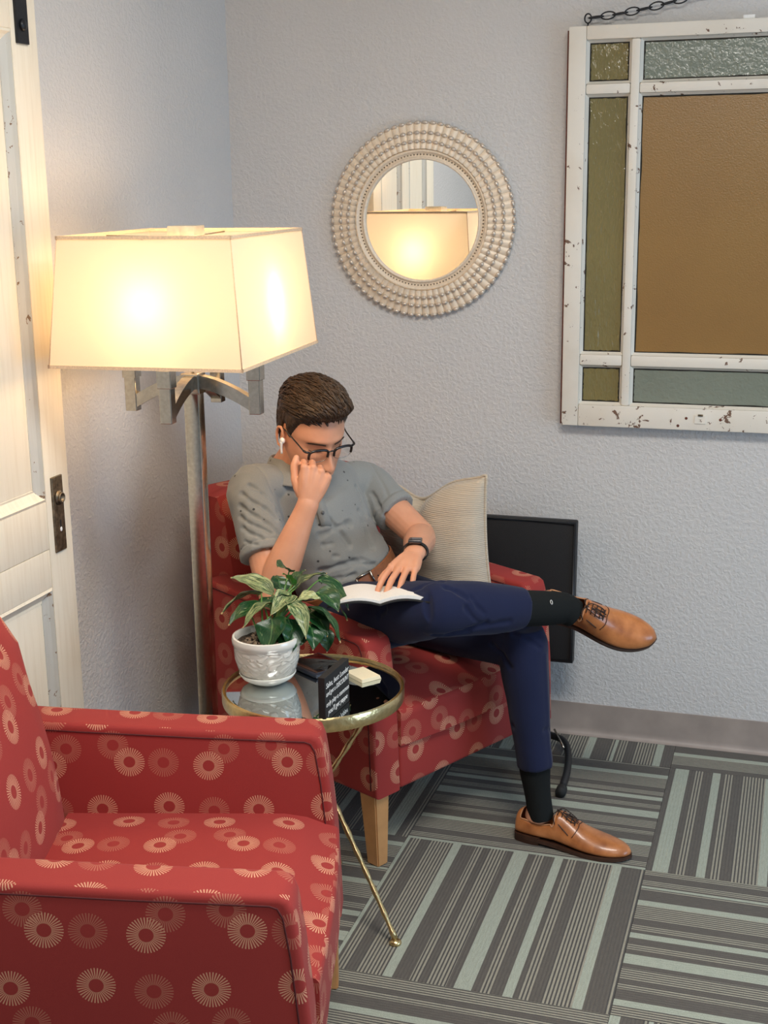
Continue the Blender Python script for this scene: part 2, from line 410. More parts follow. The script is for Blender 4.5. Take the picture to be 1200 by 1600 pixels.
# ------------------------------------------------------------------ old panelled door on the left wall
def build_door():
    d = struct(empty('door_1', (.045, -1.17, 0.02), 0))
    # local: x = out of the wall, y = along the wall (negative towards the camera), thickness 0..0.035
    T = .035; y1 = 0.0; sw = .115; Wd = .86; zt = 2.22
    f, sh = M['door'], M['door_shade']
    box('stile', (0, y1 - .098, 0), (T, y1, zt), f, d, .003)
    box('stile', (0, y1 - Wd, 0), (T, y1 - Wd + .11, zt), f, d, .003)
    box('rail', (0, y1 - Wd + .11, zt - .275), (T, y1 - .098, zt), f, d, .003)
    box('rail', (0, y1 - Wd + .11, .835), (T - .001, y1 - .098, .945), f, d, .003)
    box('rail', (0, y1 - Wd + .11, .745), (T - .001, y1 - .098, .8345), f, d, .003)
    box('rail', (0, y1 - Wd + .11, 0), (T, y1 - .098, .22), f, d, .003)
    box('muntin', (0, -.48, .22), (T, -.38, .745), f, d, .003)
    box('muntin', (0, -.48, .945), (T, -.38, zt - .275), f, d, .003)
    for (ya, yb, za, zb) in ((-.38, -.098, .945, zt - .275), (-.75, -.48, .945, zt - .275), (-.38, -.098, .22, .745), (-.75, -.48, .22, .745)):
        box('door_panel', (.010, ya + .03, za + .03), (.022, yb - .03, zb - .03), f, d, .005)
        # bevelled mouldings round the panel
        for s in range(4):
            bm = bmesh.new(); w = .034
            o = [(ya, za), (yb, za), (yb, zb), (ya, zb)]; i_ = [(ya + w, za + w), (yb - w, za + w), (yb - w, zb - w), (ya + w, zb - w)]
            a, b = o[s], o[(s + 1) % 4]; c, e = i_[(s + 1) % 4], i_[s]
            mid = lambda p, q, t: (p[0] + (q[0] - p[0]) * t, p[1] + (q[1] - p[1]) * t)
            prof = [(0, T - .002), (.18, T + .001), (.34, T - .006), (.75, .020), (.9, .022), (1, .014)]
            A = [bm.verts.new((x, *mid(a, e, t))) for t, x in prof]; B = [bm.verts.new((x, *mid(b, c, t))) for t, x in prof]
            for q in range(len(prof) - 1): bm.faces.new((A[q], B[q], B[q + 1], A[q + 1]))
            A2 = [bm.verts.new((.008, *mid(a, e, t))) for t in (0, 1)]; B2 = [bm.verts.new((.008, *mid(b, c, t))) for t in (0, 1)]
            bm.faces.new((A[0], A2[0], B2[0], B[0])); bm.faces.new((A[-1], B[-1], B2[1], A2[1])); bm.faces.new((A2[0], A2[1], B2[1], B2[0]))
            bm.faces.new([A2[0]] + A + [A2[1]]); bm.faces.new(([B2[0]] + B + [B2[1]])[::-1])
            bmesh.ops.recalc_face_normals(bm, faces=bm.faces)
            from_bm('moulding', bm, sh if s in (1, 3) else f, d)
    # lock plate with knob socket and keyhole
    bm = bmesh.new(); bm_box(bm, (T - .001, -.078, .82), (T + .004, -.032, .995), .0035, 3)
    pl = from_bm('lock_plate', bm, M['oldbrass'], d); pl['label'] = 'tarnished brass lock plate'; auto_smooth(pl)
    v, f_ = lathe([(.0, .0), (.017, 0), (.017, .003), (.0125, .004), (.0115, .006), (.0125, .008), (.0115, .010), (.0085, .010), (.008, .004), (0, .004)], 28)
    v = [(T + .004 + z, -.053 + x, .945 + y) for x, y, z in v]; from_vf('knob_socket', v, f_, M['oldbrass'], pl)
    bm = bmesh.new(); bm_box(bm, (T + .0038, -.055, .872), (T + .0046, -.050, .893), .0003); from_bm('keyhole', bm, M['rubber'], pl)
    v, f_ = ellipsoid((T + .0045, -.0525, .871), (.001, .0045, .0055)); from_vf('keyhole_drop', v, f_, M['white'], pl)
    # black strap of the sliding hanger with its bolt
    bm = bmesh.new(); bm_box(bm, (T, -.084, 1.918), (T + .006, -.040, 2.45), .001)
    st = from_bm('hanger_strap', bm, M['black'], d, label='black metal hanger strap')
    v, f_ = lathe([(0, 0), (.012, 0), (.012, .003), (.010, .006), (.0, .0075)], 20); v = [(T + .006 + z, -.062 + x, 1.955 + y) for x, y, z in v]
    from_vf('bolt', v, f_, M['black'], st)
    return d
build_door()

# ------------------------------------------------------------------ salvaged window sash on a chain
GL = {}
def glass_mat(name, c1, c2, scale, strength, streak=(1, 1, 1), rough=.12):
    t = NT(name); co = t.coord('Object'); n = t.noise(t.mapping(co, streak), scale, 3, .55, .4); big = t.noise(co, 5, 2)
    t.set(color=t.mix(big, c1, c2), rough=rough, spec=.6, coat=.3, normal=t.bump(n, strength, .004)); return t.m
GL['amber'] = glass_mat('amber_glass', sr(140, 104, 56), sr(150, 114, 60), 260, .25, rough=.32)
GL['olive'] = glass_mat('olive_ripple_glass', sr(116, 106, 66), sr(134, 122, 76), 75, 1.0, (1.6, 1, .5), rough=.10)
GL['grey'] = glass_mat('grey_obscure_glass', sr(120, 126, 112), sr(134, 140, 126), 75, .7, rough=.16)
def build_sash():
    x0, x1, z0, z1 = 1.020, 2.17, .964, 2.049
    s = empty('window_sash', (x0, 0, z0), 0, 'old white chipped wooden window sash with coloured glass hung on the wall', 'window sash')
    Wd = x1 - x0; H = z1 - z0; yb, yf = -.006, -.042
    P = M['sash']
    def bar(nm, a, b, c, e, ya=yb, yf_=yf, bev=.004, mt=P): return box(nm, (a, yf_, c), (b, ya, e), mt, s, bev)
    xi0, xi1, zi0, zi1 = .048, Wd - .048, .062, H - .036
    bar('stile', 0, xi0, 0, H); bar('stile', xi1, Wd, 0, H)
    bar('rail', xi0, xi1, 0, zi0, yf_=yf - .001); bar('rail', xi0, xi1, zi1, H, yf_=yf - .001)
    bar('bare_edge', -.004, .001, .004, H - .01, yf_=yf + .004, mt=M['sash_side'], bev=.001)
    cols = [xi0, .172, .190, Wd - .190, Wd - .172, xi1]; rows = [zi0, .176, .206, .918, .938, zi1]
    cols = [xi0, .168, .192, Wd - .192, Wd - .168, xi1]; rows = [zi0, .174, .205, .909, .936, zi1]
    for a, b in ((cols[1], cols[2]), (cols[3], cols[4])): bar('muntin', a, b, zi0, zi1, -.012, yf + .003, .006)
    for c, e in ((rows[1], rows[2]), (rows[3], rows[4])):
        for a, b in ((cols[0], cols[1]), (cols[2], cols[3]), (cols[4], cols[5])): bar('muntin', a, b, c, e, -.012, yf + .005, .006)
    kinds = [['olive', 'grey', 'olive'], ['olive', 'amber', 'olive'], ['olive', 'grey', 'olive']]
    for r in range(3):
        for c in range(3):
            a, b, lo, hi = cols[2 * c], cols[2 * c + 1], rows[2 * r], rows[2 * r + 1]
            k = kinds[r][c]
            o = box('pane', (a - .002, -.020, lo - .002), (b + .002, -.015, hi + .002), GL[k], s, 0, label={'amber': 'amber glass pane', 'olive': 'rippled olive glass pane', 'grey': 'grey green obscure glass pane'}[k])
            bm = bmesh.new(); e_ = .0062; w2 = .0105
            A2 = [bm.verts.new((x, -.0222, z)) for x, z in ((a + e_, lo + e_), (b - e_, lo + e_), (b - e_, hi - e_), (a + e_, hi - e_))]
            B2 = []
            L_ = [(a + w2, lo + w2), (b - w2, lo + w2), (b - w2, hi - w2), (a + w2, hi - w2)]; rg = random.Random(r * 3 + c)
            def edge(p, q, m=18): return [(p[0] + (q[0] - p[0]) * k / m + rg.uniform(-.0012, .0012) * (q[1] != p[1]), p[1] + (q[1] - p[1]) * k / m + rg.uniform(-.0012, .0012) * (q[0] != p[0])) for k in range(m)]
            for q in range(4):
                i0 = edge(L_[q], L_[(q + 1) % 4]); o0 = [(A2[q].co.x + (A2[(q + 1) % 4].co.x - A2[q].co.x) * k / 18, A2[q].co.z + (A2[(q + 1) % 4].co.z - A2[q].co.z) * k / 18) for k in range(18)]
                B2 += [(bm.verts.new((o_[0], -.0212, o_[1])), bm.verts.new((i_[0], -.0212, i_[1]))) for o_, i_ in zip(o0, i0)]
            for q in range(len(B2)): bm.faces.new((B2[q][0], B2[(q + 1) % len(B2)][0], B2[(q + 1) % len(B2)][1], B2[q][1]))
            bmesh.ops.delete(bm, geom=A2, context='VERTS'); bmesh.ops.solidify(bm, geom=bm.faces[:], thickness=.0006)
            from_bm('old_putty_line', bm, M['grime'], s)
            # thin glazing bead round each pane (sloped putty)
            w = .007; bm = bmesh.new()
            O = [(a, lo), (b, lo), (b, hi), (a, hi)]; I = [(a + w, lo + w), (b - w, lo + w), (b - w, hi - w), (a + w, hi - w)]
            vo = [bm.verts.new((x, yf + .009, z)) for x, z in O]; vi = [bm.verts.new((x, -.0215, z)) for x, z in I]; vb = [bm.verts.new((x, -.0205, z)) for x, z in O]
            for q in range(4):
                w_ = (q + 1) % 4; bm.faces.new((vo[q], vo[w_], vi[w_], vi[q])); bm.faces.new((vi[q], vi[w_], vb[w_], vb[q])); bm.faces.new((vb[q], vb[w_], vo[w_], vo[q]))
            bmesh.ops.recalc_face_normals(bm, faces=bm.faces); from_bm('putty', bm, P, s)
    # small metal clip plate on the bottom rail
    bm = bmesh.new(); bm_box(bm, (.375, yf - .004, .020), (.405, yf - .0005, .044), .001); lp = from_bm('lift_plate', bm, P, s)
    bm = bmesh.new(); bm_box(bm, (.384, yf - .008, .042), (.398, yf - .003, .047), .001); from_bm('plate_lip', bm, M['oldbrass'], lp)
    for (x, z) in ((.352, .034), (.445, .033), (.33, .012)):
        v, f = ellipsoid((x, yf - .001, z), (.004, .002, .004)); from_vf('nail_head', v, f, M['sash_side'], s)
    bm = bmesh.new(); bm_box(bm, (.452, -.034, H - .002), (.482, -.012, H + .010), .002); from_bm('top_block', bm, M['white'], s)
    # screw eye that takes the chain
    eye = [(.048 + .009 * math.cos(a), -.025, H + .020 + .012 * math.sin(a)) for a in np.linspace(0, 2 * PI, 14, endpoint=False)]
    v, f = merge([tube(eye, .0022, 6, 1, True), tube([(.048, -.025, H - .01), (.048, -.025, H + .009)], .0025, 6)])
    from_vf('screw_eye', v, f, M['black'], s)
    return s
build_sash()
def build_chain():
    c = empty('hanging_chain', (1.068, -.028, 2.068), 0, 'black metal link chain rising to the right from the window sash', 'chain')
    L = .0400; base = None
    path = []
    d = V((1, 0, .10)); p = V((0.006, 0, .002)); n = 17
    for i in range(n):
        sl = .07 + .024 * i; d = V((1, 0, sl)).normalized(); q = p + d * (L * .80)
        mid = (p + q) / 2
        pts = []
        for a in np.linspace(0, 2 * PI, 16, endpoint=False):
            pts.append((L / 2 * math.cos(a) * (1 - .08 * abs(math.sin(a))), .0100 * math.sin(a), 0))
        if base is None:
            v, f = tube(pts, .0020, 6, 1, True); base = from_vf('chain_link', v, f, M['black'], c); o = base
        else: o = base.copy(); COL.objects.link(o)
        ang = -math.atan2(d.z, d.x)
        o.location = mid; o.rotation_euler = Euler((R(82) if i % 2 == 0 else R(20), 0, 0)).to_matrix().to_euler()
        o.rotation_euler = (Matrix.Rotation(ang, 3, 'Y') @ Matrix.Rotation(R(78) if i % 2 == 1 else R(18), 3, 'X')).to_euler()
        p = q
    # hook in the wall at the top end
    v, f = tube([tuple(p + V((0, 0, -.004))), tuple(p + V((.006, .0, .006))), tuple(p + V((0.0, .012, .012))), tuple(p + V((0, .026, .010)))], .002, 6, 4)
    from_vf('wall_hook', v, f, M['black'], c)
build_chain()

# ------------------------------------------------------------------ round mirror
def build_mirror():
    c = empty('round_mirror', (.598, 0, 1.541), 0, 'round wall mirror with a pale frame of scalloped petals and beads', 'mirror')
    fm = simple('frame_champagne', sr(240, 222, 198), .45, .05, 150, .1, .08)
    bead = simple('frame_bead_silver', sr(214, 200, 184), .26, .45, 150, .05, .08)
    def rot(v): return [(x, -z, y) for x, y, z in v]          # lathe axis -> out of the wall
    v, f = lathe([(0, .006), (.172, .006), (.172, .0), (0, .0)], 96); from_vf('mirror_glass', [(x, -.010 - z, y) for x, y, z in v], f, M['mirror'], c, smooth=False)
    v, f = lathe([(.170, .012), (.170, .024), (.1735, .028), (.177, .024), (.178, .020), (.190, .022), (.191, .027), (.195, .029), (.199, .026), (.200, .020), (.235, .016), (.262, .008), (.266, .0), (.16, .0), (.16, .012)], 96)
    from_vf('inner_rim', rot(v), f, fm, c)
    # row of tiny dots in the inner rim
    parts = []
    for k in range(120):
        a = 2 * PI * k / 120; parts.append(ellipsoid((.1845 * math.cos(a), -.0225, .1845 * math.sin(a)), (.0022, .0016, .0022), n=6, m=4))
    v, f = merge(parts); o = from_vf('rim_dots', v, f, M['oldbrass'], c); o['kind'] = 'stuff'
    N = 74
    for ring, (ri, ro, h0, h1) in enumerate(((.200, .222, .031, .027), (.219, .246, .026, .022), (.243, .274, .021, .013))):
        w = 2 * PI * (ro) / N * .49
        wi = 2 * PI * ri / N * .49
        # petal: trough shaped tongue pointing outwards with a bead at the tip (local x = radial)
        nx, ny = 5, 6; vs = []; fs = []
        for i in range(nx + 1):
            t = i / nx; x = ri + (ro - ri) * t; ww = wi + (w - wi) * t
            if t > .85: ww *= .8
            for j in range(ny + 1):
                s = -1 + 2 * j / ny; y = ww * s
                z = h0 + (h1 - h0) * t + .0035 * (1 - s * s)
                vs.append((x, y, z))
        for i in range(nx):
            for j in range(ny):
                a = i * (ny + 1) + j; fs.append((a, a + ny + 1, a + ny + 2, a + 1))
        n0 = len(vs)
        for (x, y) in ((ri, -wi), (ri, wi), (ro, w * .8), (ro, -w * .8)): vs.append((x, y, .004))
        fs += [(0, ny, n0 + 1, n0), (nx * (ny + 1) + ny, nx * (ny + 1), n0 + 3, n0 + 2), (0, n0, n0 + 3, nx * (ny + 1)), (ny, nx * (ny + 1) + ny, n0 + 2, n0 + 1)]
        bv, bf = ellipsoid((ro - .002, 0, h1 + .003), (.0062, w * .88, .0065), n=8, m=6)
        me = bpy.data.meshes.new('frame_petal'); V_, F_ = merge([([np.array(q) for q in vs], fs), (bv, bf)])
        V2 = [(q[0], -q[2], q[1]) for q in V_]; me.from_pydata(V2, [], F_); me.materials.append(fm); me.materials.append(bead); me.update()
        for p_ in me.polygons[len(fs):]: p_.material_index = 1
        bm = bmesh.new(); bm.from_mesh(me); bmesh.ops.recalc_face_normals(bm, faces=bm.faces); bm.to_mesh(me); bm.free()
        me.polygons.foreach_set('use_smooth', [True] * len(me.polygons))
        for k in range(N):
            o = bpy.data.objects.new('frame_petal', me); COL.objects.link(o); o.parent = c
            o.rotation_euler = (0, -(2 * PI * k / N), 0)
build_mirror()

# ------------------------------------------------------------------ armchairs
def build_chair():
    F = M['fabric']
    c = empty('armchair', (0, 0, 0))
    Wd, ta, zf, zl = .70, .088, .594, .19
    lean = .085
    def arm(side):
        bm = bmesh.new()
        yo = side * Wd / 2; yi = side * (Wd / 2 - ta); n = 14
        # side profile in x-z, extruded in y, with bevelled rim
        prof = [(.385, zl), (.379, zl + .18), (.368, zl + .30), (.358, zf - .03), (.350, zf - .008), (.335, zf)]
        prof += [(.10, zf + .010), (-.12, zf + .022), (-.25, zf + .030), (-.268, zf + .015), (-.27, zl)]
        A = [bm.verts.new((x, yo, z)) for x, z in prof]; B = [bm.verts.new((x, yi, z)) for x, z in prof]
        bm.faces.new(A); bm.faces.new(B[::-1])
        for i in range(len(prof)):
            j = (i + 1) % len(prof); bm.faces.new((A[i], B[i], B[j], A[j]))
        bmesh.ops.recalc_face_normals(bm, faces=bm.faces)
        es = [e for e in bm.edges if (e.verts[0] in A and e.verts[1] in A) or (e.verts[0] in B and e.verts[1] in B)]
        bmesh.ops.bevel(bm, geom=es, offset=.012, segments=3, profile=.6, affect='EDGES')
        o = from_bm('arm', bm, F, c); box_uv(o, off=(0, 0)); auto_smooth(o, 50)
        # welt seam along the upper and front edge, both sides
        for y in (yo + side * .0002, yi - side * .0002):
            pts = [(.366, y, zl + .02), (.3605, y, zl + .18), (.350, y, zl + .30), (.340, y, zf - .036), (.332, y, zf - .020), (.320, y, zf - .0155), (.10, y, zf - .006), (-.12, y, zf + .006), (-.24, y, zf + .013)]
            v, f = tube(pts, .0016, 6, 1); from_vf('seam', v, f, M['seam'], o)
        return o
    arm(-1); arm(1)
    yi = Wd / 2 - ta
    # seat cushion with a crowned top and rolled front
    def soft_block(nm, x0, x1, y0, y1, z0, z1, fn, nx=18, ny=20, nz=6, bev=.02):
        bm = bmesh.new(); bmesh.ops.create_cube(bm, size=1.0)
        bmesh.ops.subdivide_edges(bm, edges=bm.edges[:], cuts=9, use_grid_fill=True)
        for v in bm.verts:
            u = v.co * 2                                  # -1..1
            x = (x0 + x1) / 2 + u.x * (x1 - x0) / 2; y = (y0 + y1) / 2 + u.y * (y1 - y0) / 2; z = (z0 + z1) / 2 + u.z * (z1 - z0) / 2
            v.co = V(fn(x, y, z, u))
        o = from_bm(nm, bm, F, c, smooth=True)
        box_uv(o, off=(.07, .03)); auto_smooth(o, 60); return o
    def seat_fn(x, y, z, u):
        rz = .035
        if u.z > 0:
            z += .018 * (1 - u.y ** 4) * (1 - max(u.x, -.9) ** 4) * u.z
        if u.x > .7 and u.z > .5:       # rolled front edge
            k = ((u.x - .7) / .3) * ((u.z - .5) / .5); x -= .028 * k; z -= .022 * k
        if u.x > 0: x += .010 * (1 - u.y ** 2) * u.x * (1 - .3 * u.z)
        return (x, y, z)
    soft_block('seat_cushion', -.16, .385, -yi, yi, .305, .425, seat_fn)
    o = box('front_rail', (.30, -yi, zl), (.382, yi, .307), F, c, .010, 3); box_uv(o, off=(.02, .05))
    o = box('seat_deck', (-.26, -yi, .20), (.31, yi, .31), F, c, .004, 1); box_uv(o)
    def back_fn(x, y, z, u):
        t = (z - .20) / (.84 - .20)
        sh = -.085 * t - .02 * t * t
        x += sh
        if u.x > 0: x += (.030 * (1 - u.y ** 4) * math.sin(max(0, min(1, (t - .22) / .74)) * PI) + (-.018 if t > .93 else 0))
        if abs(u.y) > .95 and u.x > .9: x -= .012
        if u.z > .95 and abs(u.y) > .95: z -= .012
        return (x, y, z)
    soft_block('backrest', -.268, -.135, -Wd / 2 + .066, Wd / 2 - .066, .20, .845, back_fn)
    pts = [(-.185 - .085 - .025, y, .838) for y in np.linspace(-Wd / 2 + .02, Wd / 2 - .02, 6)]
    for sx, sy in ((1, -1), (1, 1), (-1, -1), (-1, 1)):
        bm = bmesh.new(); x = .345 if sx > 0 else -.235; y = sy * (Wd / 2 - .032)
        top = [(x - .028, y - .025), (x + .028, y - .025), (x + .028, y + .025), (x - .028, y + .025)]
        dx = .008 if sx > 0 else -.05; k = .70
        T = [bm.verts.new((a, b, zl + .005)) for a, b in top]; B = [bm.verts.new((x + dx + (a - x) * k, y + (b - y) * k, 0)) for a, b in top]
        bm.faces.new(T); bm.faces.new(B[::-1])
        for i in range(4): bm.faces.new((T[i], B[i], B[(i + 1) % 4], T[(i + 1) % 4]))
        bmesh.ops.recalc_face_normals(bm, faces=bm.faces); bmesh.ops.bevel(bm, geom=bm.edges[:], offset=.003, segments=2, affect='EDGES')
        auto_smooth(from_bm('leg', bm, M['wood'], c))
    return c
chair2 = build_chair(); chair2.location = (.565, -.492, 0); chair2.rotation_euler = (0, 0, -.467)
tag(chair2, 'red armchair with sunburst pattern in the corner, the man sits in it', 'armchair', 'matching red armchairs')
chair1 = copy_tree(chair2); chair1.location = (.545, -1.862, 0); chair1.rotation_euler = (0, 0, .276)
tag(chair1, 'empty red sunburst armchair in the foreground at lower left', 'armchair', 'matching red armchairs')

# ------------------------------------------------------------------ floor lamp
def build_lamp():
    c = empty('floor_lamp', (.355, -1.063, 0), .06, 'nickel floor lamp with a large lit rectangular cream shade beside the door', 'floor lamp')
    NK = M['nickel']
    box('base', (-.09, -.09, 0), (.09, .09, .022), NK, c, .004)
    box('pole', (-.018, -.018, .02), (.018, .018, 1.205), NK, c, .0025)
    arms = []
    for k in range(4):
        a = R(-90 + 90 * k); d = np.array([math.cos(a), math.sin(a), 0]); s = np.array([-math.sin(a), math.cos(a), 0])
        vs = []; fs = []; n = 9; hw = .012
        for i in range(n):
            t = i / (n - 1); x = .004 + .140 * t; z = 1.232 - .052 * t ** 1.7 ; h = .030
            for (sy, dz) in ((-hw, 0), (hw, 0), (hw, -h), (-hw, -h)): vs.append(d * x + s * sy + np.array([0, 0, z + dz]))
        for i in range(n - 1):
            for j in range(4):
                p, q = i * 4 + j, i * 4 + (j + 1) % 4; fs.append((p, q, q + 4, p + 4))
        fs += [(3, 2, 1, 0), tuple((n - 1) * 4 + j for j in range(4))]
        o = from_vf('arm', vs, fs, NK, c, smooth=False); bm = bmesh.new(); bm.from_mesh(o.data); bmesh.ops.recalc_face_normals(bm, faces=bm.faces); bm.to_mesh(o.data); bm.free(); auto_smooth(o, 30)
        bm = bmesh.new(); bm_box(bm, (-.0135, -.0135, 1.145), (.0135, .0135, 1.225), .0015); bm_box(bm, (-.0165, -.0165, 1.222), (.0165, .0165, 1.262), .0015)
        so = from_bm('socket_post', bm, NK, o); so.location = tuple(d * .150); so.rotation_euler = (0, 0, a)
        v, f = lathe([(.012, 1.26), (.013, 1.325), (.0, 1.325)], 16); cs = from_vf('socket_sleeve', v, f, M['cream'], so)
        # bulb: frosted glass that glows, with its light
        bt = NT('bulb_glow'); bt.set(color=(1, .9, .75, 1), rough=.3); bt.b.inputs['Emission Color'].default_value = (*BULB_COLOR, 1); bt.b.inputs['Emission Strength'].default_value = 25
        v, f = lathe([(0, 1.323), (.010, 1.325), (.013, 1.345), (.026, 1.38), (.030, 1.403), (.026, 1.423), (.014, 1.435), (0, 1.438)], 20)
        o2 = from_vf('bulb', v, f, bt.m, so)
        ld = bpy.data.lights.new('bulb_light', 'POINT'); ld.energy = BULB_POWER; ld.color = BULB_COLOR; ld.shadow_soft_size = .03
        lo = bpy.data.objects.new('bulb_light', ld); COL.objects.link(lo); lo.parent = c; lo.location = tuple(d * .185 + np.array([0, 0, 1.408]))
        arms.append(o)
    bm = bmesh.new(); bm_box(bm, (-.022, -.022, 1.188), (.022, .022, 1.236), .003); from_bm('hub', bm, NK, c)
    # centre rod, spider and square finial
    v, f = tube([(0, 0, 1.23), (0, 0, 1.535)], .004, 8); from_vf('centre_rod', v, f, NK, c)
    fin = box('finial', (-.032, -.032, 1.540), (.032, .032, 1.562), simple('finial_champagne', sr(226, 214, 190), .3, .35, 50, 0), c, .003)
    # shade: four cloth panels, open top and bottom, rim trim
    (at, bt_, ab, bb, zt, zb) = (.192, .236, .216, .262, 1.545, 1.279)
    sm = NT('lamp_shade_cloth')
    t = sm; co = t.coord('Object'); wv = t.noise(t.mapping(co, (600, 600, 600)), 1, 2)
    dif = t.n('ShaderNodeBsdfDiffuse'); dif.inputs[0].default_value = (.76, .68, .56, 1)
    trn = t.n('ShaderNodeBsdfTranslucent'); trn.inputs[0].default_value = (.84, .76, .62, 1)
    mx = t.n('ShaderNodeMixShader'); mx.inputs[0].default_value = .45; t.l(dif.outputs[0], mx.inputs[1]); t.l(trn.outputs[0], mx.inputs[2]); t.l(mx.outputs[0], t.out.inputs[0])
    crn = [(-1, -1), (1, -1), (1, 1), (-1, 1)]
    sh = bpy.data.objects.new('lamp_shade', None)
    vs, fs = [], []
    n = 10
    for k in range(4):
        p, q = crn[k], crn[(k + 1) % 4]
        b0 = len(vs)
        for i in range(n + 1):
            for j in range(n + 1):
                u, w = i / n, j / n; x = p[0] + (q[0] - p[0]) * u; y = p[1] + (q[1] - p[1]) * u
                vs.append((x * (ab + (at - ab) * w), y * (bb + (bt_ - bb) * w), zb + (zt - zb) * w))
        for i in range(n):
            for j in range(n):
                a = b0 + i * (n + 1) + j; fs.append((a, a + n + 1, a + n + 2, a + 1))
    shd = from_vf('lamp_shade', vs, fs, sm.m, c, smooth=False)
    trim = simple('shade_trim', sr(232, 200, 164), .8, 0, 300, .05)
    for (a_, b_, z_, nm) in ((at, bt_, zt, 'top_trim'), (ab, bb, zb, 'bottom_trim')):
        bm = bmesh.new(); w = .0022
        for k in range(4):
            p, q = crn[k], crn[(k + 1) % 4]
            lo = (min(p[0], q[0]) * a_ - w, min(p[1], q[1]) * b_ - w, z_ - .0035); hi = (max(p[0], q[0]) * a_ + w, max(p[1], q[1]) * b_ + w, z_ + .0035)
            bm_box(bm, lo, hi, 0)
        from_bm(nm, bm, trim, shd)
    for x, y in crn: from_vf('corner_seam', *tube([(x * ab, y * bb, zb), (x * at, y * bt_, zt)], .0012, 5), trim, shd)
    wires = merge([tube([(0, 0, 1.536), (x * at, y * bt_, 1.54)], .002, 5) for x, y in ((1, 0), (-1, 0), (0, 1), (0, -1))]); from_vf('spider', *wires, NK, shd)
    return c
build_lamp()

# ------------------------------------------------------------------ side table
TC = (.676, -1.19); TZ = .555
def build_table():
    c = empty('side_table', (TC[0], TC[1], 0), 0, 'small round mirror topped side table with a hammered gold tripod base', 'side table')
    B = M['brass']
    v, f = lathe([(.0, -.004), (.194, -.004), (.194, 0), (0, 0)], 72); from_vf('mirror_top', [(x, y, TZ + z) for x, y, z in v], f, M['tablemirror'], c, smooth=False)
    v, f = lathe([(.193, -.022), (.2025, -.022), (.2035, -.018), (.2035, .004), (.2015, .008), (.1985, .004), (.1965, .008), (.1945, .004), (.193, -.002), (.193, -.022)], 96)
    o = from_vf('rim', [(x, y, TZ + z) for x, y, z in v], f, B, c); auto_smooth(o, 50)
    v, f = lathe([(0, -.020), (.194, -.020), (.194, -.006), (0, -.006)], 64); from_vf('underside', [(x, y, TZ + z) for x, y, z in v], f, M['blackmat'], c, smooth=False)
    for k, a in enumerate((-21, 99, 219)):
        t = R(a); d = np.array([math.cos(t), math.sin(t), 0]); s = np.array([-math.sin(t), math.cos(t), 0])
        p0 = d * .225 + np.array([0, 0, .012]); p1 = -d * .155 + s * .03 + np.array([0, 0, TZ - .02]); pm = (p0 + p1) / 2 + s * .016
        pts = []; rad = []; N = 44
        rnd = random.Random(k)
        for i in range(N + 1):
            u = i / N; p = p0 * (1 - u) ** 2 + 2 * pm * u * (1 - u) + p1 * u * u
            pts.append(p); rad.append(.0060 + .0012 * math.sin(i * 1.9) + rnd.uniform(-.0006, .0006))
        v, f = tube(pts, rad, 9); lg = from_vf('leg', v, f, B, c)
        v, f = lathe([(0, 0), (.0125, 0), (.014, .004), (.0125, .008), (.008, .011), (0, .013)], 20)
        from_vf('foot', [(x + d[0] * .225, y + d[1] * .225, z) for x, y, z in v], f, B, lg)
    return c
build_table()
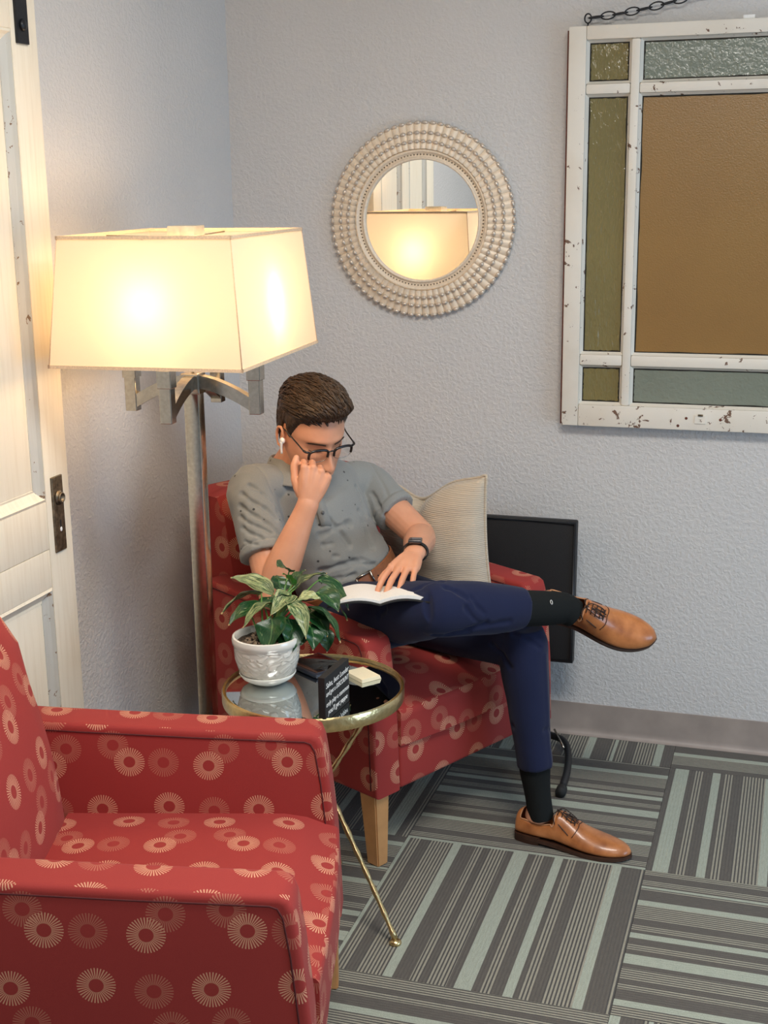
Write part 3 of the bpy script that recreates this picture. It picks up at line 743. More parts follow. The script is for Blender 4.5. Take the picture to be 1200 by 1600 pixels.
def build_plant():
    PX, PY = .563, -1.180
    c = empty('potted_plant', (PX, PY, TZ + .001), 0, 'leafy green plant with cream streaked leaves in an embossed white pot and saucer', 'potted plant')
    t = NT('glazed_pot'); co = t.coord('Object')
    v1 = t.vor(t.mapping(co, (1, 1, 1.3)), 34, 'DISTANCE_TO_EDGE'); w1 = t.n('ShaderNodeTexWave', wave_type='RINGS'); w1.inputs['Scale'].default_value = 26; w1.inputs['Distortion'].default_value = 9; w1.inputs['Detail'].default_value = 1.5; t.l(co, w1.inputs[0])
    sp = t.n('ShaderNodeSeparateXYZ'); t.l(co, sp.inputs[0])
    band = t.math('MULTIPLY', t.math('GREATER_THAN', sp.outputs[2], .022), t.math('LESS_THAN', sp.outputs[2], .090))
    lines = t.math('MULTIPLY', t.ramp(w1.outputs['Fac'], [(.35, (0, 0, 0)), (.6, (1, 1, 1))]), t.ramp(v1, [(.02, (0, 0, 0)), (.12, (1, 1, 1))]))
    hgt = t.math('MULTIPLY', lines, band)
    t.set(color=t.mix(t.math('MULTIPLY', t.math('SUBTRACT', 1, lines), t.math('MULTIPLY', band, .35)), sr(226, 224, 216), sr(176, 172, 162)), rough=.16, coat=.4, normal=t.bump(hgt, .5, .004))
    pot = t.m; plain = simple('glazed_saucer', sr(222, 224, 218), .14, 0, 20, .02, .04, coat=.4)
    v, f = lathe([(0, .010), (.046, .010), (.054, .016), (.066, .035), (.073, .060), (.0745, .085), (.0745, .093), (.0775, .095), (.0785, .104), (.0765, .111), (.072, .112), (.069, .106), (.067, .09), (.0, .09)], 64)
    po = from_vf('pot', v, f, pot, c); auto_smooth(po, 60)
    v, f = lathe([(0, 0), (.036, 0), (.040, .003), (.058, .014), (.0645, .024), (.0625, .026), (.056, .018), (.040, .008), (0, .008)], 64); from_vf('saucer', v, f, plain, c)
    so = simple('potting_soil', (.05, .035, .022, 1), .95, 0, 130, 1.0, .6, .01)
    vs = [(0, 0, .098)]; fs = []
    for i in range(1, 7):
        for j in range(28):
            a = 2 * PI * j / 28; r = .068 * i / 6; vs.append((r * math.cos(a), r * math.sin(a), .096 + .004 * noise.noise(V((r * 60 * math.cos(a), r * 60 * math.sin(a), 1)))))
    for j in range(28): fs.append((0, 1 + j, 1 + (j + 1) % 28))
    for i in range(5):
        for j in range(28):
            a = 1 + i * 28 + j; b = 1 + i * 28 + (j + 1) % 28; fs.append((a, a + 28, b + 28, b))
    from_vf('soil', vs, fs, so, c)
    parts = [ellipsoid((random.uniform(-.045, .045), random.uniform(-.045, .045), .099), (.004, .003, .003), n=6, m=4) for _ in range(140)]
    o = from_vf('soil_chips', *merge(parts), simple('bark_chips', (.17, .12, .08, 1), .9, 0, 60, .3, .6), c); o['kind'] = 'stuff'
    # leaf material: dark green with cream streaks (amount per leaf through object colour)
    t = NT('leaf'); uv = t.coord('UV'); sp = t.n('ShaderNodeSeparateXYZ'); t.l(uv, sp.inputs[0])
    info = t.n('ShaderNodeObjectInfo'); sc = t.n('ShaderNodeSeparateColor'); t.l(info.outputs['Color'], sc.inputs[0])
    add = t.n('ShaderNodeVectorMath', operation='ADD'); t.l(uv, add.inputs[0]); t.l(info.outputs['Random'], add.inputs[1])
    ab = t.math('ABSOLUTE', t.math('SUBTRACT', sp.outputs[1], .5))
    side = t.math('ADD', t.math('MULTIPLY', ab, 7), t.math('MULTIPLY', sp.outputs[0], -9))
    vein = t.math('SINE', t.math('MULTIPLY', side, 9)); vein01 = t.ramp(vein, [(.5, (0, 0, 0)), (1, (1, 1, 1))])
    st = t.noise(t.mapping(add.outputs[0], (4, 26, 1)), 1, 4, .65, 1.0)
    crm = t.math('GREATER_THAN', t.math('ADD', st, t.math('MULTIPLY', sc.outputs[0], .36)), .70)
    crm = t.math('MULTIPLY', t.ramp(t.math('ADD', st, t.math('MULTIPLY', sc.outputs[0], .24)), [(.62, (0, 0, 0)), (.76, (1, 1, 1))]), .85)
    g = t.mix(t.math('MULTIPLY', vein01, .35), sr(18, 52, 28), sr(46, 92, 48)); g = t.mix(t.noise(uv, 5), g, sr(28, 78, 38))
    col = t.mix(crm, g, sr(196, 204, 150)); col = t.mix(sc.outputs[1], col, sr(84, 158, 62))
    tip = t.math('GREATER_THAN', sp.outputs[0], .965); col = t.mix(tip, col, sr(190, 160, 110))
    mid = t.math('LESS_THAN', ab, .018); col = t.mix(t.math('MULTIPLY', mid, .5), col, sr(110, 150, 90))
    t.set(color=col, rough=.30, spec=.5, normal=t.bump(vein01, .15, .002)); leafm = t.m
    stem = simple('petiole', sr(96, 140, 66), .4, 0, 40, .05)
    L = [(0.577, -1.067, 0.785, 0.561, -1.1, 0.802, .040, .15, 0), (0.599, -1.089, 0.758, 0.58, -1.118, 0.793, .016, 0, 1), (0.533, -1.064, 0.725, 0.429, -1.067, 0.756, .040, .75, 0),
         (0.519, -1.099, 0.734, 0.434, -1.137, 0.69, .052, .6, 0), (0.478, -1.094, 0.678, 0.434, -1.094, 0.649, .024, .5, 0), (0.561, -1.141, 0.728, 0.518, -1.209, 0.687, .040, .65, 0),
         (0.602, -1.122, 0.748, 0.579, -1.193, 0.716, .036, .7, 0), (0.574, -1.175, 0.705, 0.577, -1.238, 0.625, .050, .05, 0), (0.61, -1.165, 0.702, 0.632, -1.207, 0.637, .044, .05, 0),
         (0.61, -1.155, 0.738, 0.668, -1.207, 0.675, .028, .7, 0), (0.645, -1.127, 0.679, 0.667, -1.164, 0.633, .040, .05, 0), (0.657, -1.075, 0.655, 0.671, -1.085, 0.601, .028, .1, 0),
         (0.639, -1.119, 0.718, 0.715, -1.115, 0.639, .050, .2, 0), (0.625, -1.138, 0.743, 0.677, -1.132, 0.745, .028, 1.0, 0), (0.624, -1.037, 0.719, 0.696, -1.009, 0.656, .042, .25, 0),
         (0.625, -1.007, 0.748, 0.691, -0.984, 0.673, .040, .3, 0), (0.583, -1.045, 0.737, 0.637, -0.979, 0.758, .040, .55, 0), (0.538, -1.021, 0.717, 0.513, -0.989, 0.747, .036, .2, 0),
         (0.628, -1.135, 0.668, 0.637, -1.161, 0.64, .03, .2, 0),
         (0.600, -1.10, 0.72, 0.560, -1.16, 0.745, .036, .35, 0), (0.560, -1.08, 0.70, 0.500, -1.12, 0.705, .036, .3, 0), (0.64, -1.06, 0.735, 0.70, -1.08, 0.70, .04, .15, 0),
         (0.53, -1.12, 0.71, 0.47, -1.18, 0.68, .034, .2, 0), (0.52, -1.05, 0.70, 0.47, -1.06, 0.66, .036, .1, 0), (0.60, -1.13, 0.73, 0.645, -1.19, 0.70, .034, .3, 0), (0.63, -1.10, 0.70, 0.69, -1.13, 0.655, .036, .1, 0), (0.58, -1.06, 0.75, 0.60, -1.02, 0.775, .032, .3, 0), (0.60, -1.16, 0.69, 0.61, -1.215, 0.64, .036, .05, 0)]
    base0 = V((PX, PY, TZ + .001))
    for k, (ax, ay, az, bx, by, bz, wd, cream, young) in enumerate(L):
        A = V((ax, ay, az)) - base0; B = V((bx, by, bz)) - base0
        rnd = random.Random(k); b0 = V((rnd.uniform(-.018, .018), rnd.uniform(-.012, .018), .095))
        up = V((0, 0, 1)); ln = (B - A).length
        n = 10; K = 6
        bulge = .16 * ln + .004
        if B.z < A.z: bulge = .26 * ln
        C = (A + B) / 2 + up * bulge * (1 if abs((B - A).normalized().z) < .9 else .2) + (A - V((0, 0, A.z))).normalized() * (.18 * ln if B.z < A.z else 0)
        P = [A * (1 - t) ** 2 + C * 2 * t * (1 - t) + B * t * t for t in [i / n for i in range(n + 1)]]
        vs, fs, uvs = [], [], []
        for i, p in enumerate(P):
            t = i / n; tg = (P[min(i + 1, n)] - P[max(i - 1, 0)]).normalized()
            out = (B - A); out.z = 0
            sd = tg.cross(up) if abs(tg.z) < .97 else V((-out.y, out.x, 0))
            if sd.length < 1e-4: sd = V((1, 0, 0))
            # keep blades turned partly to the room side
            sd = sd.normalized(); nrm = sd.cross(tg).normalized()
            tw = Matrix.Rotation(rnd.uniform(-.35, .35) * .0 + (.25 if k % 2 else -.25), 3, tg); sd = tw @ sd; nrm = tw @ nrm
            w = wd * .78 * (math.sin(PI * min(1, t * .97 + .03) ** .72) ** .85) * (1 - .35 * t * t) * (1 if t < .98 else .3)
            for j in range(K + 1):
                s = -1 + 2 * j / K
                q = p + sd * (w * s) + nrm * (.30 * w * abs(s) - .06 * w + .0025 * math.sin(t * 17 + s * 3 + k))
                vs.append(q); uvs.append((t, (s + 1) / 2))
        for i in range(n):
            for j in range(K):
                a = i * (K + 1) + j; fs.append((a, a + K + 1, a + K + 2, a + 1))
        lf = from_vf('leaf', vs, fs, leafm, c); me = lf.data; ul = me.uv_layers.new(name='UVMap')
        for lp in me.loops: ul.data[lp.index].uv = uvs[lp.vertex_index]
        lf.color = (cream, .8 if young else 0, 0, 1)
        sm_ = lf.modifiers.new('s', 'SUBSURF'); sm_.levels = 1; sm_.render_levels = 1
        midp = (b0 + A) / 2 + V((A.x * .10, A.y * .10, .025))
        v, f = tube([tuple(b0), tuple(midp), tuple(A), tuple(A + (B - A) * .12)], [.0024, .002, .0016, .001], 6, 5); from_vf('petiole', v, f, stem, lf)
build_plant()
def build_sign():
    a = V((.770, -1.362, TZ)); b = V((.778, -1.245, TZ)); d = (b - a).normalized(); 
    ang = math.atan2(d.y, d.x)
    c = empty('table_sign', ((a.x + b.x) / 2, (a.y + b.y) / 2, TZ + .0005), ang, 'small black counter sign with white hand lettering on the side table', 'sign')
    L = .128; H = .098
    bm = bmesh.new(); bm_box(bm, (-L / 2, 0, 0), (L / 2, .016, H), .0015); from_bm('board', bm, M['blackmat'], c)
    ink = NT('chalk_ink').set(color=(.8, .8, .78, 1), rough=.8).m
    for k, (txt, z, sz, x) in enumerate((('Sales, best Londer', .072, .0165, 0), ('and get a DISCOUNT', .054, .0155, 0), ('only play a common', .031, .0155, 0), ("you'll get yappe", .012, .0165, .004))):
        cu_ = bpy.data.curves.new('lettering', 'FONT'); cu_.body = txt; cu_.size = sz; cu_.align_x = 'CENTER'; cu_.extrude = .0002; cu_.shear = .25
        cu_.resolution_u = 3
        o = bpy.data.objects.new('tmp', cu_); COL.objects.link(o); dg = bpy.context.evaluated_depsgraph_get()
        me = bpy.data.meshes.new_from_object(o.evaluated_get(dg)); bpy.data.objects.remove(o)
        me.materials.clear(); xs = [v.co.x for v in me.vertices]; w = max(xs) - min(xs); k_ = min(1, (L - .008) / w)
        for v in me.vertices: v.co.x *= k_
        o = link_mesh('lettering', me, ink, c, smooth=False); o.rotation_euler = (R(90), 0, 0); o.location = (0, -.0004, z)
build_sign()
def build_small():
    # stack of cream cards
    c = empty('card_stack', (.760, -1.093, TZ + .0005), R(-38), 'short stack of cream cards at the far edge of the side table', 'cards')
    for k in range(4): box('card', (-.036 + .001 * k, -.026, .0022 * k), (.036, .026 - .001 * k, .0022 * k + .002), M['cream'], c, 0)
    # black tablet in a thick case
    c = empty('tablet', (.640, -1.066, TZ + .0005), R(-32), 'black tablet in a thick case lying behind the white flower pot', 'tablet')
    gl = NT('tablet_glass').set(color=(.01, .008, .008, 1), rough=.06, coat=.5).m
    box('case', (-.060, -.050, 0), (.060, .050, .010), simple('case_navy', (.02, .025, .04, 1), .35, 0, 200, .1), c, .005, 3)
    box('screen', (-.052, -.042, .0098), (.052, .042, .0108), gl, c, .0004)
build_small()

# ------------------------------------------------------------------ folded table behind the armchair
def build_folded():
    c = empty('folded_table', (.93, -.09, 0), 0, 'black folding table folded up and leaning on the wall behind the armchair', 'folding table')
    bm = bmesh.new(); bm_box(bm, (-.19, -.020, 0), (.155, .012, .425), .006, 3); o = from_bm('tabletop', bm, M['blackmat'], c); auto_smooth(o)
    o.location = (0, -.03, .275); o.rotation_euler = (R(-2.5), 0, 0)
    rim = []
    pts = [(-.186, -.022, .006), (.151, -.022, .006), (.151, -.022, .419), (-.186, -.022, .419)]
    v, f = tube(pts + [pts[0]], .006, 8); r_ = from_vf('edge_rim', v, f, M['black'], o)
    for x0, sx in ((.045, 1), (-.17, -1)):
        P = [(x0, -.02, .45), (x0, -.03, .12), (x0 + .02 * sx, -.022, .045), (x0 + .085 * sx, -.055, .036), (x0 + .11 * sx, -.10, .022), (x0 + .128 * sx, -.21, .015), (x0 + .135 * sx, -.335, .015)]
        v, f = tube(P, .0105, 10, 6); lg = from_vf('leg', v, f, M['black'], c)
        v, f = tube([P[-1], (P[-1][0], P[-1][1] - .03, .015)], .0148, 12); from_vf('rubber_foot', v, f, M['rubber'], lg)
    v, f = tube([(.10, -.018, .05), (.145, -.11, .035)], .0035, 6); from_vf('brace', v, f, M['nickel'], c)
build_folded()

# ------------------------------------------------------------------ cushion
def build_cushion():
    c = empty('cushion', (.70, -.285, .44), 0, 'beige ribbed cushion with corded edge, upright beside the seated man', 'cushion')
    o0 = V((.70, -.285, .44))
    TL, TR = V((.525, -.250, .815)), V((.884, -.400, .875)); BL, BR = V((.568, -.270, .455)), V((.925, -.425, .455))
    n = 34; nrm = (TR - TL).cross(BL - TL).normalized()
    if nrm.y > 0: nrm = -nrm
    def P(u, v, side):
        p = (TL * (1 - u) + TR * u) * v + (BL * (1 - u) + BR * u) * (1 - v)
        # chopped top: V dip near the middle
        dip = math.exp(-((u - .44) / .20) ** 2); p = p - V((0, 0, 1)) * (.052 * dip * max(0, v) ** 3)
        # pinched edges between corners
        eu, ev = 2 * u - 1, 2 * v - 1
        inward = .018 * (1 - ev * ev); p = p + (TL - TR).normalized() * (inward * eu ** 3)
        p = p + V((0, 0, 1)) * (.03 * (abs(eu) ** 6) * (1 if v > .5 else 0) * (v ** 8) * .3)
        th = .085 * ((1 - eu ** 2) ** .42) * ((1 - ev ** 2) ** .42)
        fold = .034 * math.exp(-((u - (.44 - .05 * (1 - v))) / .075) ** 2) * max(0, v) ** 1.1
        th -= fold if side > 0 else 0
        wr = .006 * noise.noise(V((u * 2.2 + 3, v * 11, side))) * (1 - ev ** 4) + .004 * noise.noise(V((u * 7, v * 3, 5)))
        th *= 1.0 if side > 0 else .45
        return p + nrm * side * (max(0, th) + (wr if side > 0 and abs(eu) < .98 and abs(ev) < .98 else 0)) - o0
    vs, fs = [], []
    for s in (1, -1):
        b = len(vs)
        for i in range(n + 1):
            for j in range(n + 1): vs.append(P(i / n, j / n, s))
        for i in range(n):
            for j in range(n):
                a = b + i * (n + 1) + j; q = (a, a + n + 1, a + n + 2, a + 1); fs.append(q if s > 0 else q[::-1])
    t = NT('ribbed_linen'); co = t.coord('Object'); rib = t.n('ShaderNodeTexWave', wave_type='BANDS', bands_direction='Z'); rib.inputs['Scale'].default_value = 62; rib.inputs['Distortion'].default_value = .8; t.l(co, rib.inputs[0])
    nz = t.noise(t.mapping(co, (14, 14, 260)), 1, 3)
    t.set(color=t.mix(nz, sr(184, 168, 148), sr(214, 200, 178)), rough=.85, sheen=.3, normal=t.bump(t.math('ADD', rib.outputs['Fac'], nz), .5, .0016))
    o = from_vf('cover', vs, fs, t.m, c); bm = bmesh.new(); bm.from_mesh(o.data); bmesh.ops.remove_doubles(bm, verts=bm.verts, dist=.0004); bmesh.ops.recalc_face_normals(bm, faces=bm.faces); bm.to_mesh(o.data); bm.free()
    o.data.polygons.foreach_set('use_smooth', [True] * len(o.data.polygons))
    E_ = [P(i / 20, 1, 0) for i in range(20)] + [P(1, 1 - i / 20, 0) for i in range(20)] + [P(1 - i / 20, 0, 0) for i in range(20)] + [P(0, i / 20, 0) for i in range(20)]
    v, f = tube([tuple(p) for p in E_], .0042, 8, 2, True); from_vf('piping', v, f, t.m, c)
build_cushion()
#PERSON#
# ------------------------------------------------------------------ the seated man
def nrm(v): v = np.array(v, float); return v / np.linalg.norm(v)
FWD, RGT, UPC = np.array(cf), np.array(cr), np.array(cu)
def A_(*a): return np.array(a, float)
person = empty('person', (.565, -.545, 0), 0, 'young man in grey polo and navy trousers sitting cross-legged, reading with chin on fist', 'person')
PO = A_(.565, -.545, 0)
sk = NT('skin'); co = sk.coord('Object'); n1 = sk.noise(co, 26, 3); n2 = sk.noise(co, 420, 2)
sk.set(color=sk.mix(n1, sr(206, 144, 112), sr(224, 166, 134)), rough=.46, spec=.35, normal=sk.bump(n2, .12, .0006))
sk.b.inputs['Subsurface Weight'].default_value = .12; sk.b.inputs['Subsurface Radius'].default_value = (.012, .005, .003); sk.b.inputs['Subsurface Scale'].default_value = .6
SKIN = sk.m
# joints (world)
pelvis = A_(.560, -.548, .515); sh_r = A_(.342, -.722, .885); sh_l = A_(.548, -.412, .845)
el_r = A_(.450, -.868, .665); wr_r = A_(.536, -.834, .881); el_l = A_(.731, -.502, .731); wr_l = A_(.786, -.752, .758)
hip_r = A_(.551, -.640, .525); hip_l = A_(.640, -.455, .520); kn_r = A_(.885, -.925, .675); an_r = A_(1.145, -.668, .618)
kn_l = A_(1.045, -.680, .520); an_l = A_(1.096, -.700, .10)
neck = A_(.415, -.606, .925)
left = nrm(sh_l - sh_r); LP = A_(.45, .893, 0)
# ---- head, local axes: f forward, l his left, u up
HO = A_(.492, -.668, 1.030)
ya, pi_, ro = -.72, .34, -.05
hf = A_(math.cos(ya) * math.cos(pi_), math.sin(ya) * math.cos(pi_), -math.sin(pi_)); hr0 = A_(math.sin(ya), -math.cos(ya), 0); hu0 = np.cross(hr0, hf)
hr = math.cos(ro) * hr0 + math.sin(ro) * hu0; hu = -math.sin(ro) * hr0 + math.cos(ro) * hu0; hl = -hr
def H(p): p = np.atleast_2d(p); return HO + p[:, :1] * hf + p[:, 1:2] * hl + p[:, 2:3] * hu
def H1(*p): return H(np.array(p, float))[0]
def head_mesh():
    # rows: u, half width, front f, back f, front squareness
    T = np.array([(.118, .004, .002, -.012), (.114, .026, .028, -.040), (.102, .046, .054, -.068), (.080, .064, .078, -.089), (.055, .0725, .090, -.099), (.030, .0750, .0945, -.103), (.008, .0740, .0905, -.102), (-.015, .0725, .0895, -.092), (-.035, .0700, .0895, -.078), (-.055, .0640, .0880, -.058), (-.075, .0570, .0880, -.040), (-.092, .0480, .0850, -.022), (-.106, .0370, .0780, -.002), (-.116, .0220, .0640, .018), (-.120, .004, .046, .034)])
    us = np.array(catmull(list(T), 5)); n = 96; vs = []
    for q in us:
        u, w, ff, bb = q; c = (ff + bb) / 2 * .55 + .0; c = max(min(c, ff - .003), bb + .003)
        for j in range(n):
            a = 2 * PI * j / n; ca, sa = math.cos(a), math.sin(a)
            f = c + (ff - c) * ca if ca > 0 else c + (c - bb) * ca
            s = w * sa * (1 - .05 * max(0, ca) ** 2)
            vs.append((f, s, u))
    N = len(us); fs = [(i * n + j, i * n + (j + 1) % n, (i + 1) * n + (j + 1) % n, (i + 1) * n + j) for i in range(N - 1) for j in range(n)]
    fs.append(tuple(range(n))); fs.append(tuple((N - 1) * n + j for j in range(n))[::-1])
    v = np.array(vs); f, s, u = v[:, 0].copy(), v[:, 1], v[:, 2]; fr = np.clip(f / .05, 0, 1); a = np.abs(s)
    g = lambda x, w: np.exp(-(x / w) ** 2)
    ramp = np.clip((.006 - u) / .046, 0, 1) * (u > -.056) + np.clip((u + .064) / .008, 0, 1) * (u <= -.056) * 1.0
    d = .027 * np.exp(-(s / (.0085 + .004 * np.clip(-u / .05, 0, 1))) ** 2) * ramp * (u < .006) + .005 * g(s, .010) * g(u - .002, .018)
    d += .0115 * g(a - .0125, .0065) * g(u + .047, .0085)
    d -= .0125 * g(a - .031, .0155) * g(u - .001, .0125)
    d += .0075 * g(a - .031, .012) * g(u + .000, .0085)
    d += .0045 * g(u - .024, .009) * g(a - .028, .024)
    d += .0035 * g(a - .047, .016) * g(u + .026, .016)
    d += .0055 * g(s, .022) * g(u + .076, .0075) - .0035 * g(s, .021) * g(u + .0745, .0022) + .004 * g(s, .02) * g(u + .084, .005)
    d -= .004 * g(s, .03) * g(u + .090, .005)
    d += .0065 * g(s, .020) * g(u + .106, .012)
    v[:, 0] += d * fr
    return v, fs
hv, hfc = head_mesh()
headv = [p for p in H(hv)]
# ---- ears
def ear(sd):
    c = A_(-.012, sd * .0765, -.006); out = []
    pts = []
    for t in np.linspace(-.55 * PI, 1.05 * PI, 15):
        r = .0145 + .0035 * math.sin(t)
        pts.append(H1(c[0] - .004 + r * math.cos(PI - t) * .95, c[1] + sd * (.006 + .004 * math.cos(t * .5)), c[2] + .004 + .026 * math.sin(t) * 1.0))
    out.append(tube(pts, [.0030] * 4 + [.0040] * 8 + [.0034] * 3, 8, 3))
    out.append(ellipsoid(H1(c[0] - .003, c[1] + sd * .000, c[2]), (.0125, .0045, .024), (hf, hl, hu)))
    out.append(ellipsoid(H1(c[0] + .002, c[1] + sd * .004, c[2] - .024), (.007, .0045, .009), (hf, hl, hu)))
    out.append(ellipsoid(H1(c[0] + .010, c[1] + sd * .002, c[2] - .004), (.004, .004, .007), (hf, hl, hu)))
    return out
# ---- hands
def hand(wr, D, N, thumb_sign, curls, tcurl, spread=1.0, scale=1.0):
    """wr wrist, D towards fingers, N out of the back, thumb_sign * S gives the thumb side"""
    D = nrm(D); N = nrm(N - D * np.dot(N, D)); Sx = np.cross(D, N) * thumb_sign
    parts = []; tips = []
    spec = [(.031, .088, (.043, .026, .021), .0090, .10), (.0105, .093, (.047, .030, .022), .0092, .02), (-.0105, .089, (.043, .028, .021), .0088, -.06), (-.030, .080, (.034, .021, .019), .0078, -.16)]
    for k, (y, x, seg, r, sp) in enumerate(spec):
        base = wr + D * .018 * scale + Sx * y * .45 * scale; mcp = wr + (D * x + Sx * y) * scale + N * .002
        parts.append(tube([base, (base + mcp) / 2 + N * .003, mcp], [.0125 * scale, .0118 * scale, .0108 * scale], 10, 3))
        parts.append(ellipsoid(mcp + N * .0015, (.0112 * scale, .0108 * scale, .0098 * scale), (D, Sx, N)))
        d = nrm(D + Sx * sp * spread); n_ = nrm(N - d * np.dot(N, d)); p = mcp; pts = [p]; rr = [r * 1.08]
        for q, (ln, cu_) in enumerate(zip(seg, curls[k])):
            d2 = d * math.cos(cu_) - n_ * math.sin(cu_); n_ = n_ * math.cos(cu_) + d * math.sin(cu_); d = d2
            pts.append(p + d * ln * .5 * scale); rr.append(r * (.98 - .06 * q)); p = p + d * ln * scale; pts.append(p); rr.append(r * (1.0 - .10 * q) if q < 2 else r * .70)
        parts.append(tube(pts, [x_ * scale for x_ in rr], 10, 3)); parts.append(ellipsoid(p, (r * .74 * scale,) * 3)); tips.append((p, d, n_))
    parts.append(loft([(wr - D * .012, .024 * scale, .018 * scale, Sx), (wr + D * .01, .026 * scale, .0165 * scale, Sx), (wr + D * .035, .034 * scale, .0165 * scale, Sx), (wr + D * .065, .0405 * scale, .0145 * scale, Sx), (wr + D * .085, .040 * scale, .0115 * scale, Sx)], 18, 4, 2.4))
    # thumb: leaves the side of the palm near its base
    b = wr + D * .022 * scale + Sx * .018 * scale - N * .006; a1, a2, a3 = tcurl
    d = nrm(D * math.cos(a1) + Sx * math.sin(a1) - N * .25); m1 = b + d * .042 * scale
    d2 = nrm(D * math.cos(a2) + Sx * math.sin(a2) - N * .25); m2 = m1 + d2 * .032 * scale
    d3 = nrm(D * math.cos(a3) + Sx * math.sin(a3) - N * .20); m3 = m2 + d3 * .024 * scale
    parts.append(tube([b, (b + m1) / 2, m1, (m1 + m2) / 2, m2, (m2 + m3) / 2, m3], [x_ * scale for x_ in (.015, .0145, .0118, .0102, .0102, .0098, .0075)], 10, 3)); parts.append(ellipsoid(m3, (.0078 * scale,) * 3))
    tips.append((m3, d3, N))
    return parts, tips
cR = [(1.25, 1.5, .9), (1.30, 1.55, .9), (1.35, 1.55, .9), (1.40, 1.5, .9)]
DR = nrm(UPC * .97 + RGT * .26 - FWD * .02); NR = -FWD * .93 + UPC * .02 + RGT * .18
handR, tipsR = hand(wr_r + A_(0, 0, .0), DR, NR, -1 if np.dot(np.cross(DR, NR), RGT) > 0 else 1, cR, (.66, .34, .0), 1.0, 1.0)
DL = nrm(A_(.012, -.180, -.052) + RGT * -.030); NL = nrm(A_(.06, -.22, .95))
cL = [(.18, .30, .2), (.12, .28, .2), (.14, .30, .2), (.20, .34, .2)]
handL, tipsL = hand(wr_l, DL, NL, 1 if np.dot(np.cross(DL, NL), -RGT) > 0 else -1, cL, (.55, .35, .2), 1.3, .95)
# ---- limbs and trunk
def limb(pts, side=(0, 0, 1), n=20, k=5): return loft([(A_(*p), a, b, A_(*side)) for p, a, b in pts], n, k)
def lerp(a, b, t): return a + (b - a) * t
body = [(headv, hfc)] + ear(1) + ear(-1) + handR + handL
body.append(limb([(lerp(neck, H1(-.03, 0, -.05), -.25), .066, .064), (neck, .060, .060), (lerp(neck, H1(-.03, 0, -.05), .5), .055, .057), (H1(-.035, 0, -.045), .054, .058), (H1(-.03, 0, -.01), .05, .055)], left))
body.append(limb([(sh_r, .052, .052), (lerp(sh_r, el_r, .35), .048, .047), (lerp(sh_r, el_r, .75), .042, .042), (el_r, .038, .039)], (1, 0, 0)))
fs_ = nrm(np.cross(wr_r - el_r, NR))
body.append(limb([(el_r - (wr_r - el_r) * .04, .030, .034), (lerp(el_r, wr_r, .12), .041, .042), (lerp(el_r, wr_r, .32), .043, .041), (lerp(el_r, wr_r, .62), .036, .033), (lerp(el_r, wr_r, .88), .029, .023), (wr_r, .0275, .020), (wr_r + nrm(DR) * .014, .027, .018)], fs_))
body.append(ellipsoid(el_r + A_(.004, -.006, -.012), (.036, .036, .034)))
body.append(limb([(sh_l, .050, .050), (lerp(sh_l, el_l, .4), .046, .046), (lerp(sh_l, el_l, .8), .041, .042), (el_l, .039, .041)], (0, 0, 1)))
fl_ = nrm(np.cross(wr_l - el_l, NL))
body.append(limb([(el_l - (wr_l - el_l) * .05, .034, .034), (lerp(el_l, wr_l, .2), .042, .040), (lerp(el_l, wr_l, .45), .040, .036), (lerp(el_l, wr_l, .8), .031, .025), (wr_l, .0275, .020), (wr_l + DL * .014, .027, .018)], fl_))
body.append(ellipsoid(el_l, (.038, .038, .038)))
tor = [(pelvis, .150, .105, LP), (A_(.530, -.560, .60), .138, .098, LP), (A_(.500, -.572, .68), .136, .098, LP), (A_(.465, -.582, .76), .150, .103, lerp(LP, left, .5)), (A_(.437, -.588, .83), .160, .098, left), (A_(.425, -.598, .875), .135, .080, left), (neck, .075, .062, left)]
body.append(loft(tor, 24, 5))
body.append(limb([(hip_r, .080, .080), (lerp(hip_r, kn_r, .5), .070, .070), (kn_r, .054, .056)], UPC)); body.append(limb([(kn_r, .054, .054), (lerp(kn_r, an_r, .3), .050, .052), (lerp(kn_r, an_r, .75), .037, .038), (an_r, .033, .034)], UPC))
body.append(limb([(hip_l, .080, .080), (lerp(hip_l, kn_l, .5), .070, .070), (kn_l, .054, .056)], UPC)); body.append(limb([(kn_l, .052, .052), (lerp(kn_l, an_l, .3), .045, .050), (lerp(kn_l, an_l, .75), .033, .036), (an_l, .031, .036), (an_l - A_(0, 0, .04), .034, .038)], RGT))
def loc(o):
    me = o.data; set_co(me, get_co(me) - PO); o.parent = person
bodyo = fuse('body', body, .0024, 2, SKIN); loc(bodyo)
bodyo['label'] = 'fair skinned head, arms and hands'
# ---- polo shirt
polo_m = mat_cloth('polo_knit', sr(122, 123, 120), sr(164, 165, 161), 900, .35, .92, specks=sr(44, 44, 46))
ax = nrm(neck - pelvis)
pl = [(A_(.529, -.560, .634), .150, .113, LP), (A_(.525, -.562, .645), .151, .115, LP), (A_(.515, -.566, .66), .146, .112, LP), (A_(.490, -.576, .72), .150, .114, LP), (A_(.463, -.583, .78), .160, .116, lerp(LP, left, .5)), (A_(.440, -.588, .83), .170, .110, left), (A_(.430, -.594, .868), .160, .094, left), (A_(.420, -.600, .905), .112, .076, left), (A_(.414, -.604, .928), .068, .066, left)]
parts = [loft(pl, 32, 5)]
er = lerp(sh_r, el_r, .66); elf = lerp(sh_l, el_l, .56)
parts.append(limb([(lerp(sh_r, sh_l, .18) + A_(0, 0, .004), .062, .060), (sh_r, .064, .062), (lerp(sh_r, el_r, .33), .062, .060), (er, .0615, .059)], (1, 0, 0), 28))
parts.append(limb([(lerp(sh_l, sh_r, .18) + A_(0, 0, .004), .058, .058), (sh_l, .060, .060), (lerp(sh_l, el_l, .3), .058, .058), (elf, .0585, .057)], (0, 0, 1), 28))
